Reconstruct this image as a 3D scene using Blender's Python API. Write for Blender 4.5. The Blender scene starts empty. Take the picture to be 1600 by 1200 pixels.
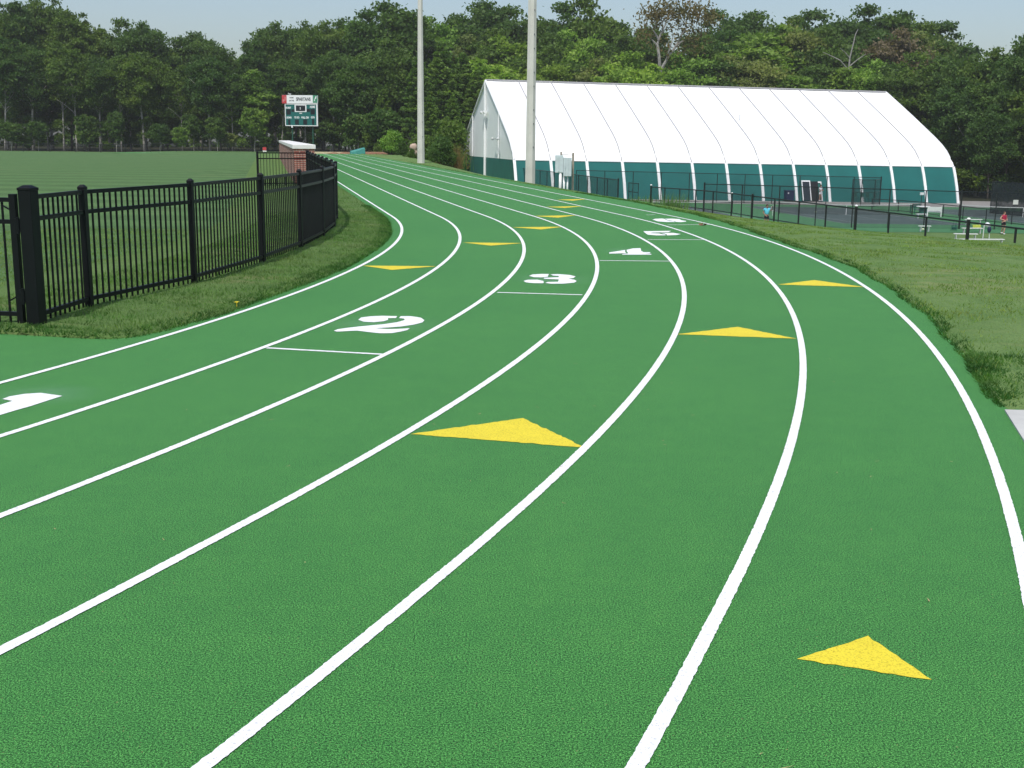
import bpy, bmesh, math, random
import numpy as np
from mathutils import Vector, Matrix, Euler
PI = math.pi
SC = bpy.context.scene
COL = SC.collection
RNG = random.Random(7)
NP = np.random.default_rng(11)

# ------------------------------------------------------------------ camera model
F, PITCH, ROLL, EYE = 1850.0, 0.203692, 0.010501, 1.6955
def ray(px, py):
    x = (px-800)/F; y = -(py-600)/F
    c, s = math.cos(ROLL), math.sin(ROLL)
    x, y = c*x-s*y, s*x+c*y
    cp, sp = math.cos(PITCH), math.sin(PITCH)
    return Vector((x, cp+sp*y, -sp+cp*y))
def G(px, py, z=0.0):
    r = ray(px, py); t = (z-EYE)/r.z
    return Vector((r.x*t, r.y*t, z))
def at(px, py, Y):
    r = ray(px, py); t = Y/r.y
    return Vector((r.x*t, Y, EYE+r.z*t))

cam = bpy.data.cameras.new('camera'); co = bpy.data.objects.new('camera', cam); COL.objects.link(co)
cam.sensor_width = 36; cam.lens = F/1600*36; cam.clip_end = 3000; cam.clip_start = 0.1
fw = Vector((0, math.cos(PITCH), -math.sin(PITCH))); rt = Vector((1, 0, 0)); up = rt.cross(fw)
c_, s_ = math.cos(ROLL), math.sin(ROLL)
R_ = rt*c_+up*s_; U_ = up*c_-rt*s_
co.matrix_world = Matrix(((R_.x, U_.x, -fw.x, 0), (R_.y, U_.y, -fw.y, 0), (R_.z, U_.z, -fw.z, EYE), (0, 0, 0, 1)))
SC.camera = co

# ------------------------------------------------------------------ objects
def tag(o, label=None, cat=None, group=None, kind=None):
    if label: o['label'] = label
    if cat: o['category'] = cat
    if group: o['group'] = group
    if kind: o['kind'] = kind
    return o
def thing(name, label, cat, loc=(0, 0, 0), rz=0.0, group=None, kind=None):
    o = bpy.data.objects.new(name, None); COL.objects.link(o)
    o.location = loc; o.rotation_euler = (0, 0, rz); o.empty_display_size = .2
    return tag(o, label, cat, group, kind)
def link(name, me, parent=None, label=None):
    o = bpy.data.objects.new(name, me); COL.objects.link(o)
    if parent: o.parent = parent
    if label: o['label'] = label
    return o
def copy_tree(o, parent=None):
    c = o.copy(); COL.objects.link(c); c.parent = parent
    for ch in list(o.children): copy_tree(ch, c)
    return c

class MB:
    def __init__(s): s.v = []; s.f = []; s.m = []
    def add(s, vs, fs, mi=0):
        b = len(s.v); s.v += [tuple(v) for v in vs]
        for f in fs: s.f.append(tuple(b+i for i in f)); s.m.append(mi)
        return s
    def box(s, c, d, rz=0.0, mi=0, M=None, taper=1.0):
        hx, hy, hz = d[0]/2, d[1]/2, d[2]/2
        vs = []
        for z in (-1, 1):
            k = taper if z > 0 else 1
            for x, y in ((-1, -1), (1, -1), (1, 1), (-1, 1)):
                p = Vector((x*hx*k, y*hy*k, z*hz))
                if M: p = M @ p
                elif rz: p = Matrix.Rotation(rz, 3, 'Z') @ p
                vs.append(p+Vector(c))
        return s.add(vs, [(3, 2, 1, 0), (4, 5, 6, 7), (0, 1, 5, 4), (1, 2, 6, 5), (2, 3, 7, 6), (3, 0, 4, 7)], mi)
    def bar(s, a, b, w, h=None, mi=0):
        a, b = Vector(a), Vector(b); d = b-a; L = d.length
        if L < 1e-6: return s
        q = d.to_track_quat('X', 'Z').to_matrix()
        return s.box((a+b)/2, (L, w, h or w), M=q, mi=mi)
    def tube(s, pts, rad, n=6, mi=0, cap=True):
        pts = [Vector(p) for p in pts]
        if not hasattr(rad, '__len__'): rad = [rad]*len(pts)
        b = len(s.v); N = len(pts)
        for i, p in enumerate(pts):
            d = (pts[min(i+1, N-1)]-pts[max(i-1, 0)])
            if d.length < 1e-9: d = Vector((0, 0, 1))
            d.normalize()
            ref = Vector((0, 1, 0)) if abs(d.z) > .7 else Vector((0, 0, 1))
            u = ref.cross(d).normalized(); w = d.cross(u)
            for k in range(n):
                a = 2*PI*(k+.5)/n
                s.v.append(tuple(p+(u*math.cos(a)+w*math.sin(a))*rad[i]))
        for i in range(N-1):
            for k in range(n):
                k2 = (k+1) % n
                s.f.append((b+i*n+k, b+i*n+k2, b+(i+1)*n+k2, b+(i+1)*n+k)); s.m.append(mi)
        if cap:
            s.f.append(tuple(b+k for k in reversed(range(n)))); s.m.append(mi)
            s.f.append(tuple(b+(N-1)*n+k for k in range(n))); s.m.append(mi)
        return s
    def ball(s, c, r, n=8, m=6, sc=(1, 1, 1), mi=0, jit=0.0, rng=RNG):
        vs = [(c[0], c[1], c[2]-r*sc[2])]; fs = []
        for i in range(1, m):
            a = -PI/2+PI*i/m
            for k in range(n):
                t = 2*PI*k/n; j = 1+jit*(rng.random()-.5)
                vs.append((c[0]+r*sc[0]*math.cos(a)*math.cos(t)*j, c[1]+r*sc[1]*math.cos(a)*math.sin(t)*j, c[2]+r*sc[2]*math.sin(a)*j))
        vs.append((c[0], c[1], c[2]+r*sc[2])); top = len(vs)-1
        for k in range(n):
            k2 = (k+1) % n
            fs.append((0, 1+k2, 1+k))
            for i in range(m-2): fs.append((1+i*n+k, 1+i*n+k2, 1+(i+1)*n+k2, 1+(i+1)*n+k))
            fs.append((1+(m-2)*n+k, 1+(m-2)*n+k2, top))
        return s.add(vs, fs, mi)
    def mesh(s, name, mats, smooth=False):
        me = bpy.data.meshes.new(name); me.from_pydata(s.v, [], s.f)
        for m in (mats if isinstance(mats, (list, tuple)) else [mats]): me.materials.append(m)
        if any(s.m): me.polygons.foreach_set('material_index', s.m)
        if smooth: me.polygons.foreach_set('use_smooth', [True]*len(s.f))
        me.update(); return me
    def build(s, name, mats, parent=None, smooth=False, label=None, bevel=0):
        o = link(name, s.mesh(name, mats, smooth), parent, label)
        if bevel:
            m = o.modifiers.new('bevel', 'BEVEL'); m.width = bevel; m.segments = 2; m.limit_method = 'ANGLE'
        return o

# ------------------------------------------------------------------ materials
def nodes(name):
    m = bpy.data.materials.new(name); m.use_nodes = True
    nt = m.node_tree; return m, nt, nt.nodes['Principled BSDF']
def N(nt, typ, **kw):
    n = nt.nodes.new(typ)
    for k, v in kw.items():
        if k.startswith('i_'):
            key = k[2:]; n.inputs[int(key) if key.isdigit() else key.replace('_', ' ')].default_value = v
        else: setattr(n, k, v)
    return n
def coords(nt, world=True):
    if world: return N(nt, 'ShaderNodeNewGeometry').outputs['Position']
    return N(nt, 'ShaderNodeTexCoord').outputs['Object']
def noise(nt, vec, scale, detail=3, rough=.55, dist=0.0):
    n = N(nt, 'ShaderNodeTexNoise', i_Scale=scale, i_Detail=detail, i_Roughness=rough, i_Distortion=dist)
    nt.links.new(vec, n.inputs['Vector']); return n.outputs['Fac']
def ramp(nt, fac, stops, interp='LINEAR'):
    r = N(nt, 'ShaderNodeValToRGB'); e = r.color_ramp.elements; r.color_ramp.interpolation = interp
    while len(e) < len(stops): e.new(.5)
    for i, (p, c) in enumerate(stops):
        e[i].position = p; e[i].color = (c, c, c, 1) if not hasattr(c, '__len__') else (*c[:3], 1)
    nt.links.new(fac, r.inputs[0]); return r.outputs[0]
def mix(nt, fac, a, b, typ='MIX'):
    m = N(nt, 'ShaderNodeMix', data_type='RGBA', blend_type=typ)
    for sock, v in ((m.inputs[0], fac), (m.inputs[6], a), (m.inputs[7], b)):
        if hasattr(v, 'is_linked') or hasattr(v, 'links'): nt.links.new(v, sock)
        elif hasattr(v, '__len__'): sock.default_value = (*v[:3], 1)
        else: sock.default_value = v
    return m.outputs[2]
def bump(nt, b, h, strength=.3, dist=.01):
    n = N(nt, 'ShaderNodeBump', i_Strength=strength, i_Distance=dist)
    nt.links.new(h, n.inputs['Height']); nt.links.new(n.outputs[0], b.inputs['Normal'])
def simple(name, col, rough=.6, metal=0.0, var=.12, scale=6.0, bumpy=0.0, spec=.4, world=False):
    m, nt, b = nodes(name); v = coords(nt, world)
    f = noise(nt, v, scale, 4, .6)
    lo = tuple(c*(1-var) for c in col); hi = tuple(min(1, c*(1+var)) for c in col)
    nt.links.new(ramp(nt, f, [(.3, lo), (.7, hi)]), b.inputs['Base Color'])
    b.inputs['Roughness'].default_value = rough; b.inputs['Metallic'].default_value = metal
    b.inputs['Specular IOR Level'].default_value = spec
    if bumpy: bump(nt, b, noise(nt, v, scale*8, 3), bumpy, .01)
    return m

def m_track():
    m, nt, b = nodes('rubber_track'); v = coords(nt)
    big = noise(nt, v, .35, 3); med = noise(nt, v, 3.0, 4, .6); pat = noise(nt, v, 14, 3, .6)
    f1 = noise(nt, v, 150, 1, .6); f2 = noise(nt, v, 300, 1, .6)
    g = ramp(nt, f1, [(.33, (.005, .040, .007)), (.49, (.028, .150, .026)), (.67, (.072, .275, .060))])
    g2 = ramp(nt, f2, [(.34, .34), (.50, 1.0), (.66, 1.75)])
    c = mix(nt, 1.0, g, g2, 'MULTIPLY')
    c = mix(nt, 1.0, c, ramp(nt, big, [(.3, (.88, .94, .93)), (.7, (1.10, 1.05, 1.03))]), 'MULTIPLY')
    c = mix(nt, 1.0, c, ramp(nt, med, [(.3, (.90, .94, .95)), (.7, (1.10, 1.05, 1.05))]), 'MULTIPLY')
    c = mix(nt, 1.0, c, ramp(nt, pat, [(.3, (.88, .93, .93)), (.7, (1.12, 1.07, 1.05))]), 'MULTIPLY')
    sp = noise(nt, v, 95, 1, .5)
    c = mix(nt, ramp(nt, sp, [(.735, 0.0), (.775, .6)]), c, (.32, .27, .12))
    nt.links.new(c, b.inputs['Base Color']); b.inputs['Roughness'].default_value = .9
    b.inputs['Specular IOR Level'].default_value = .35; b.inputs['Sheen Weight'].default_value = .26; b.inputs['Sheen Roughness'].default_value = .4; b.inputs['Sheen Tint'].default_value = (.45, 1.0, .42, 1)
    bump(nt, b, f2, .35, .003); return m
def m_paint(name, col, wear=(.60, .74), under=(.05, .22, .06)):
    m, nt, b = nodes(name); v = coords(nt)
    f1 = noise(nt, v, 120, 2, .7); f3 = noise(nt, v, 5, 4)
    c = mix(nt, ramp(nt, f1, [(.34, .85), (.47, 0.0)]), col, tuple(x*.55 for x in col))
    sp = noise(nt, v, 150, 2, .6)
    c = mix(nt, ramp(nt, sp, [(wear[0]+.06, 0.0), (wear[1]+.03, .5)]), c, under)
    c = mix(nt, 1.0, c, ramp(nt, f3, [(.3, .93), (.7, 1.0)]), 'MULTIPLY')
    nt.links.new(c, b.inputs['Base Color']); b.inputs['Roughness'].default_value = .75
    bump(nt, b, f1, .5, .004); return m
def m_grass(name, lo, hi, tan, tanamt=.62, mow=0.0, fine=55):
    m, nt, b = nodes(name); v = coords(nt)
    big = noise(nt, v, .22, 4, .6, .6); med = noise(nt, v, 1.6, 5, .65); f = noise(nt, v, fine, 3, .7)
    st = N(nt, 'ShaderNodeMapping'); st.inputs['Scale'].default_value = (.35, 2.2, 1); nt.links.new(v, st.inputs['Vector'])
    streak = noise(nt, st.outputs[0], 1.2, 4, .6)
    c = ramp(nt, med, [(.25, lo), (.75, hi)])
    c = mix(nt, 1.0, c, ramp(nt, f, [(.25, .55), (.5, 1.0), (.8, 1.5)]), 'MULTIPLY')
    tp = N(nt, 'ShaderNodeMath', operation='MULTIPLY'); nt.links.new(big, tp.inputs[0]); nt.links.new(streak, tp.inputs[1])
    c = mix(nt, ramp(nt, tp.outputs[0], [(.29, 0.0), (.42, tanamt)]), c, tan)
    if mow:
        w = N(nt, 'ShaderNodeTexWave', wave_type='BANDS', bands_direction='Y', i_Scale=.10, i_Distortion=1.5, i_Detail=2)
        nt.links.new(v, w.inputs['Vector'])
        c = mix(nt, 1.0, c, ramp(nt, w.outputs['Fac'], [(.3, 1-mow), (.7, 1+mow)]), 'MULTIPLY')
    nt.links.new(c, b.inputs['Base Color']); b.inputs['Roughness'].default_value = .9; b.inputs['Specular IOR Level'].default_value = .15
    bump(nt, b, f, .7, .03); return m
def m_leaf(name, cols, vscale=.35, trans=.38):
    m, nt, b = nodes(name); g = N(nt, 'ShaderNodeNewGeometry'); oi = N(nt, 'ShaderNodeObjectInfo')
    f = noise(nt, g.outputs['Position'], vscale, 3, .6); h = noise(nt, g.outputs['Position'], 3.0, 2, .6)
    c = ramp(nt, f, [(.3, cols[0]), (.5, cols[1]), (.72, cols[2])])
    c = mix(nt, 1.0, c, ramp(nt, h, [(.25, .6), (.75, 1.45)]), 'MULTIPLY')
    c = mix(nt, 1.0, c, ramp(nt, oi.outputs['Random'], [(0, (.80, .88, .84)), (.5, (1.02, 1.0, .92)), (1, (1.36, 1.18, .80))]), 'MULTIPLY')
    tr = N(nt, 'ShaderNodeBsdfTranslucent'); nt.links.new(mix(nt, 1.0, c, (1.3, 1.5, .6), 'MULTIPLY'), tr.inputs[0])
    nt.links.new(c, b.inputs['Base Color']); b.inputs['Roughness'].default_value = .6; b.inputs['Specular IOR Level'].default_value = .25
    ms = N(nt, 'ShaderNodeMixShader'); ms.inputs[0].default_value = trans
    nt.links.new(b.outputs[0], ms.inputs[1]); nt.links.new(tr.outputs[0], ms.inputs[2])
    nt.links.new(ms.outputs[0], nt.nodes['Material Output'].inputs[0]); return m
def m_net(name, col, alpha, scale=9.0, wire=.18):
    m, nt, b = nodes(name)
    tc = N(nt, 'ShaderNodeTexCoord'); 
    f = noise(nt, tc.outputs['Object'], 1.3, 3)
    a = ramp(nt, f, [(.3, alpha*.85), (.7, min(1, alpha*1.15))])
    t = N(nt, 'ShaderNodeBsdfTransparent'); ms = N(nt, 'ShaderNodeMixShader')
    b.inputs['Base Color'].default_value = (*col, 1); b.inputs['Roughness'].default_value = .7
    nt.links.new(a, ms.inputs[0]); nt.links.new(t.outputs[0], ms.inputs[1]); nt.links.new(b.outputs[0], ms.inputs[2])
    nt.links.new(ms.outputs[0], nt.nodes['Material Output'].inputs[0]); return m
def m_brick():
    m, nt, b = nodes('red_brick'); tc = N(nt, 'ShaderNodeTexCoord')
    br = N(nt, 'ShaderNodeTexBrick'); br.offset = .5
    br.inputs['Scale'].default_value = 1.0; br.inputs['Brick Width'].default_value = .21; br.inputs['Row Height'].default_value = .0677
    br.inputs['Mortar Size'].default_value = .007; br.inputs['Bias'].default_value = -.1
    br.inputs['Color1'].default_value = (.30, .095, .065, 1); br.inputs['Color2'].default_value = (.20, .055, .045, 1); br.inputs['Mortar'].default_value = (.48, .42, .36, 1)
    nt.links.new(tc.outputs['UV'], br.inputs['Vector'])
    c = mix(nt, 1.0, br.outputs['Color'], ramp(nt, noise(nt, tc.outputs['Object'], 3, 4), [(.3, .8), (.7, 1.15)]), 'MULTIPLY')
    nt.links.new(c, b.inputs['Base Color']); b.inputs['Roughness'].default_value = .85
    return m
M = {}
M['track'] = m_track()
M['white'] = m_paint('white_line_paint', (.86, .88, .90))
M['yellow'] = m_paint('yellow_line_paint', (.74, .615, .032), wear=(.52, .66), under=(.45, .27, .01))
M['infield'] = m_grass('infield_grass', (.062, .132, .044), (.098, .175, .064), (.18, .20, .09), .35, mow=.10, fine=30)
M['bank'] = m_grass('bank_grass', (.085, .170, .044), (.158, .242, .082), (.27, .265, .125), .5)
M['strip'] = m_grass('verge_grass', (.072, .142, .036), (.125, .205, .062), (.22, .205, .095), .5)
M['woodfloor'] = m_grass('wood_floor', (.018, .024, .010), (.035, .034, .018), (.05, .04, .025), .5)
M['concrete'] = simple('pale_concrete', (.47, .475, .455), .85, var=.10, scale=3, bumpy=.15)
M['polec'] = simple('weathered_concrete_pole', (.56, .555, .51), .8, var=.10, scale=1.5, bumpy=.1)
M['black'] = simple('black_powder_coat', (.0045, .0055, .007), .45, var=.2, spec=.22)
M['blackpipe'] = simple('black_vinyl_pipe', (.008, .011, .011), .5, var=.2)
M['brick'] = m_brick()
M['coping'] = simple('white_stone_coping', (.70, .70, .67), .7, var=.08, scale=4)
M['court'] = simple('green_acrylic_court', (.052, .185, .070), .8, var=.10, scale=.6, world=True)
M['slate'] = simple('slate_acrylic_court', (.062, .092, .088), .8, var=.08, scale=.5, world=True)
M['cline'] = simple('white_court_line', (.55, .58, .56), .7, var=.08)
M['asphalt'] = simple('grey_asphalt', (.27, .255, .24), .9, var=.15, scale=1.2, world=True)
M['tent'] = simple('white_membrane', (.88, .89, .90), .55, var=.025, scale=.4)
M['gable'] = simple('white_gable_membrane', (.80, .83, .82), .6, var=.03, scale=.7)
M['teal'] = simple('teal_membrane', (.004, .112, .104), .8, var=.08, scale=.5)
M['tealg'] = simple('dark_green_membrane', (.010, .125, .100), .7, var=.12, scale=.6)
M['seam'] = simple('grey_roof_seam', (.33, .33, .34), .6, var=.1)
M['wmetal'] = simple('white_painted_metal', (.80, .81, .82), .45, var=.04)
M['alum'] = simple('bare_aluminium_frame', (.55, .57, .58), .4, var=.1)
M['cab'] = simple('galvanised_grey_cabinet', (.50, .58, .60), .5, var=.10, scale=4)
M['timber'] = simple('weathered_timber', (.30, .275, .225), .85, var=.2, scale=5)
M['dark'] = simple('doorway_shade_and_eye_black', (.010, .010, .012), .5)  # near-black for eyes and for the shade painted into the tent doorway
M['glass'] = simple('tinted_door_glass', (.018, .022, .026), .08, spec=.7)
M['navy'] = simple('navy_plastic', (.012, .020, .065), .5)
M['benchw'] = simple('white_plastic', (.78, .79, .78), .5, var=.05)
M['gplastic'] = simple('dark_green_plastic', (.02, .11, .085), .5)
M['bark'] = simple('grey_brown_bark', (.115, .095, .075), .9, var=.35, scale=3, bumpy=.4)
M['palebark'] = simple('pale_grey_bark', (.36, .34, .31), .9, var=.25, scale=3, bumpy=.3)
M['deadbark'] = simple('bleached_dead_wood', (.25, .245, .225), .9, var=.2, scale=3)
M['leaf_dark'] = m_leaf('dark_green_leaves', [(0.048, 0.095, 0.022), (0.074, 0.140, 0.031), (0.113, 0.182, 0.040)])
M['leaf_mid'] = m_leaf('mid_green_leaves', [(0.113, 0.210, 0.038), (0.182, 0.311, 0.056), (0.267, 0.398, 0.073)])
M['leaf_lime'] = m_leaf('yellow_green_leaves', [(0.102, 0.182, 0.031), (0.151, 0.251, 0.045), (0.208, 0.301, 0.059)])
M['leaf_olive'] = m_leaf('olive_leaves', [(0.112, 0.157, 0.054), (0.161, 0.211, 0.070), (0.217, 0.258, 0.089)])
M['leaf_brown'] = m_leaf('browning_leaves', [(0.114, 0.102, 0.062), (0.156, 0.130, 0.082), (0.198, 0.162, 0.106)])
M['leaf_thin'] = m_leaf('thin_browning_leaves', [(0.077, 0.088, 0.040), (0.110, 0.108, 0.055), (0.149, 0.123, 0.072)])
M['pine'] = m_leaf('pine_needles', [(0.079, 0.156, 0.034), (0.131, 0.216, 0.046), (0.192, 0.278, 0.060)])
M['blade'] = m_leaf('grass_blades', [(.100, .205, .054), (.165, .265, .086), (.215, .275, .105)], vscale=1.2, trans=.5)
M['weed'] = m_leaf('dark_edge_grass', [(.035, .115, .024), (.055, .150, .032), (.090, .180, .048)], vscale=1.5, trans=.5)
M['straw'] = simple('dry_straw', (.42, .34, .17), .8, var=.3, scale=20)
M['deadgrass'] = m_leaf('dead_brown_grass', [(.12, .10, .05), (.19, .145, .08), (.15, .15, .06)], vscale=1.0)
M['teal_tarp'] = simple('turquoise_tarp', (.045, .25, .22), .5, var=.15, scale=3)
M['mulch'] = simple('brown_mulch', (.21, .115, .065), .95, var=.3, scale=8)
M['sand'] = simple('pale_sand', (.55, .46, .30), .9, var=.12, scale=5)
M['skin'] = simple('skin', (.52, .30, .22), .55, var=.06, scale=12)
M['skind'] = simple('tanned_skin', (.36, .20, .14), .55, var=.06, scale=12)
M['hair'] = simple('brown_hair', (.035, .020, .012), .6, var=.3, scale=30)
M['teal_shirt'] = simple('turquoise_shirt', (.13, .62, .80), .8, var=.06)
M['wshirt'] = simple('white_shirt', (.80, .80, .86), .8, var=.04)
M['red_top'] = simple('crimson_tank_top', (.34, .012, .05), .75, var=.1)
M['shorts'] = simple('black_shorts', (.010, .010, .018), .8, var=.2)
M['redp'] = simple('red_panel', (.50, .05, .055), .5, var=.08, scale=2)
M['sbteal'] = simple('scoreboard_green', (.006, .125, .112), .45, var=.1, scale=2)
M['sbgreen'] = simple('green_ad_panel', (.06, .26, .15), .5, var=.1, scale=2)
M['sbdark'] = simple('scoreboard_digit_window', (.006, .009, .014), .35)
M['ink'] = simple('dark_grey_lettering', (.10, .11, .12), .6)
M['gpost'] = simple('green_steel_post', (.012, .085, .050), .5)
M['net'] = m_net('black_tennis_netting', (.01, .012, .012), .30)
M['chain'] = m_net('black_chain_link', (.008, .014, .014), .17)
M['chaind'] = m_net('dark_mesh_screen', (.010, .022, .022), .42)
M['screen'] = m_net('dark_windscreen', (.006, .014, .014), .86)
M['rock'] = simple('pinkish_boulder', (.42, .32, .25), .9, var=.2, scale=3, bumpy=.3)
M['ball'] = simple('pale_tennis_ball', (.62, .68, .45), .8)
M['dirt'] = simple('red_clay_soil', (.20, .085, .05), .95, var=.3, scale=10)
M['yflower'] = simple('yellow_petals', (.75, .60, .03), .6)

def m_overspray():
    m, nt, b = nodes('white_overspray'); tc = N(nt, 'ShaderNodeTexCoord'); mp = N(nt, 'ShaderNodeMapping')
    mp.inputs['Location'].default_value = (-1, -1, 0); mp.inputs['Scale'].default_value = (2, 2, 0)
    nt.links.new(tc.outputs['Generated'], mp.inputs['Vector'])
    g = N(nt, 'ShaderNodeTexGradient', gradient_type='SPHERICAL'); nt.links.new(mp.outputs[0], g.inputs[0])
    v = coords(nt); f = noise(nt, v, 150, 2, .6); h = noise(nt, v, 6, 3)
    x = mix(nt, 1.0, ramp(nt, g.outputs['Fac'], [(0.0, 0.0), (.3, .03), (.8, .11)]), ramp(nt, f, [(.35, .15), (.65, 1.5)]), 'MULTIPLY')
    x = mix(nt, 1.0, x, ramp(nt, h, [(.3, .5), (.7, 1.2)]), 'MULTIPLY')
    b.inputs['Base Color'].default_value = (.50, .74, .66, 1); b.inputs['Roughness'].default_value = .9
    t = N(nt, 'ShaderNodeBsdfTransparent'); ms = N(nt, 'ShaderNodeMixShader')
    nt.links.new(x, ms.inputs[0]); nt.links.new(t.outputs[0], ms.inputs[1]); nt.links.new(b.outputs[0], ms.inputs[2])
    nt.links.new(ms.outputs[0], nt.nodes['Material Output'].inputs[0]); return m
M['overspray'] = m_overspray()
# ------------------------------------------------------------------ track centre path (metres, bend radius about 38 m)
CX, CY, RAD, TH = -40.0231848, 18.7449731, 38.1074876, -0.202033726
A4 = (-1.06687945, 1.67798248, .124977472, -1.88156572)
DK = (0, -.0187385560, -.0250395561, -.0209850424, -.0159834618, .0107608844, .0242184394)
UX, UY = math.sin(TH), math.cos(TH); NX, NY = math.cos(TH), -math.sin(TH)
SEND = 104.0
def deform(t): t = min(t, .55); return A4[0]*t**2+A4[1]*t**3+A4[2]*t**4+A4[3]*t**5
def P(s, o, z=0.0):
    if s > SEND:
        t = (s-SEND)/RAD; r = RAD+o
        return Vector((CX+UX*SEND+r*(NX*math.cos(t)+UX*math.sin(t)), CY+UY*SEND+r*(NY*math.cos(t)+UY*math.sin(t)), z))
    if s >= 0: return Vector((CX+NX*(RAD+o)+UX*s, CY+NY*(RAD+o)+UY*s, z))
    t = -s/RAD; r = RAD+o+deform(t)
    return Vector((CX+r*(NX*math.cos(t)-UX*math.sin(t)), CY+r*(NY*math.cos(t)-UY*math.sin(t)), z))
def SO(x, y):
    dx, dy = x-CX, y-CY
    s = dx*UX+dy*UY; m = dx*NX+dy*NY
    t = np.maximum(-np.arctan2(s, m), 0); tc = np.minimum(t, .55)
    d = A4[0]*tc**2+A4[1]*tc**3+A4[2]*tc**4+A4[3]*tc**5
    o = np.where(s > 0, m, np.hypot(s, m)-d)-RAD
    return np.where(s > 0, s, -t*RAD), o
def ztrack(s): return -.55*sstep(s, 100, 136)
def sstep(x, a, b):
    t = np.clip((np.asarray(x, float)-a)/(b-a), 0, 1); return t*t*(3-2*t)
EDS = [-40, -18, -16, -14.1, -11, -9.8, -8.2, -6.8, -4.7, -2.1, .7, 6, 10, 30, 104, 160]
EDO = [6.65, 6.65, 6.62, 6.68, 6.72, 6.75, 6.70, 6.62, 6.67, 6.93, 7.2, 7.45, 7.3, 7.15, 7.1, 7.1]
def edge_out(s): return np.interp(s, EDS, EDO)+.018*np.sin(np.asarray(s)*3.1)+.012*np.sin(np.asarray(s)*8.3+1)
CRS = [-45, -10, -4, -3, -2.2, -1, .25, 2.5, 5.8, 9.4, 17.6, 23.5, 27, 60, 160]
CRO = [22, 17, 13.6, 13, 12.2, 11.4, 10.6, 10, 9.45, 8.9, 9.2, 8.9, 8.8, 8.6, 8.6]
def zcrest(s): return np.interp(s, [-45, 25, 40, 62, 85, 104, 125], [-.3, -.3, -.28, .16, .22, -.05, -.75])
def zfence(s): return np.interp(s, [-40, 30, 60, 110], [-2.7, -2.75, -3.2, -3.3])
def zcourt(x, y): return -4.36-.0125*np.asarray(x)
def zbank(s, o, x, y):
    e = edge_out(s); oc = np.interp(s, CRS, CRO); zc = zcrest(s); zf = zfence(s)
    t = np.clip((o-e)/np.maximum(oc-e, .5), 0, 1)
    z1 = .03*np.clip((o-e)/.06, 0, 1)+(zc-.03-.06*(zc < 0))*np.power(t, 1.1)
    k = np.clip((o-oc)/(24-oc), 0, 1); z2 = zc-.06*(zc < 0)+(zf-zc+.06*(zc < 0))*k**.92
    z3 = zf+(zcourt(x, y)-zf)*sstep(o, 24.6, 31)
    return np.where(o < oc, z1, np.where(o < 24.6, z2, z3))
def zleft(x, y): return -.0068*np.clip(np.asarray(y)-58, 0, 125)
def H(x, y):
    x = np.asarray(x, float); y = np.asarray(y, float); s, o = SO(x, y)
    zr = zbank(s, np.maximum(o, 6.5), x, y)
    back = sstep(y, 160, 215)*2.2*(x > -20); zr = np.where(o > 24, zr+back, zr)
    zl = zleft(x, y)*sstep(-o, 1, 14)
    z = np.where(o > 6.6, zr, zl)
    far = sstep(s, 98, 108)*sstep(o+26, 0, 12)*sstep(-o+20, 0, 9)
    return z*(1-far)+far*(ztrack(s)-.02)
def Hf(x, y): return float(H(x, y))

def grid_mesh(name, V, nu, nv, mats, mi=None, smooth=True):
    me = bpy.data.meshes.new(name)
    i = np.arange(nu-1)[:, None]*nv+np.arange(nv-1)[None, :]
    q = np.stack([i, i+nv, i+nv+1, i+1], -1).reshape(-1, 4)
    me.vertices.add(nu*nv); me.vertices.foreach_set('co', np.asarray(V, np.float32).reshape(-1))
    me.loops.add(q.size); me.loops.foreach_set('vertex_index', q.reshape(-1).astype(np.int32))
    me.polygons.add(len(q)); me.polygons.foreach_set('loop_start', np.arange(0, q.size, 4, dtype=np.int32))
    for m in (mats if isinstance(mats, (list, tuple)) else [mats]): me.materials.append(m)
    if mi is not None: me.polygons.foreach_set('material_index', np.asarray(mi, np.int32).reshape(-1))
    me.polygons.foreach_set('use_smooth', [smooth]*len(q))
    me.update(calc_edges=True); return me

# base ground: one sheet out to the horizon
xs = np.unique(np.concatenate([np.linspace(-420, -140, 12), np.linspace(-140, -12, 40), np.arange(-12, 24, .6), np.linspace(24, 70, 36), np.linspace(70, 420, 20)]))
ys = np.unique(np.concatenate([np.linspace(-60, 2, 12), np.arange(2, 62, .6), np.linspace(62, 240, 100), np.linspace(240, 560, 16)]))
X, Y = np.meshgrid(xs, ys, indexing='ij'); S_, O_ = SO(X, Y); Z = H(X, Y)
low = (O_ > -2.75) & (O_ < 25.2) & (S_ > -44) & ((S_ < 102) | ((O_ < 6.4) & (S_ < 150)))
apron = (S_ < -15.5) & (O_ <= -2.0) & (O_ > -14) & (S_ > -46)
Z = Z+.25*np.sin(X*.021)*np.sin(Y*.017)*(Y > 230)
Z = np.where(low, Z-np.where((Y > 62) & (O_ < 6.4), .10, .35), Z); Z = np.where(apron, -.25, Z)
cx_, cy_ = (X[:-1, :-1]+X[1:, 1:])/2, (Y[:-1, :-1]+Y[1:, 1:])/2; sc_, oc_ = SO(cx_, cy_)
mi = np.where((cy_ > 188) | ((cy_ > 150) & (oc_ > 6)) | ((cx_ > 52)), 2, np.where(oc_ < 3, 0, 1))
tag(link('ground', grid_mesh('ground', np.stack([X, Y, Z], -1), len(xs), len(ys), [M['infield'], M['bank'], M['woodfloor']], mi)), kind='structure')

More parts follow.
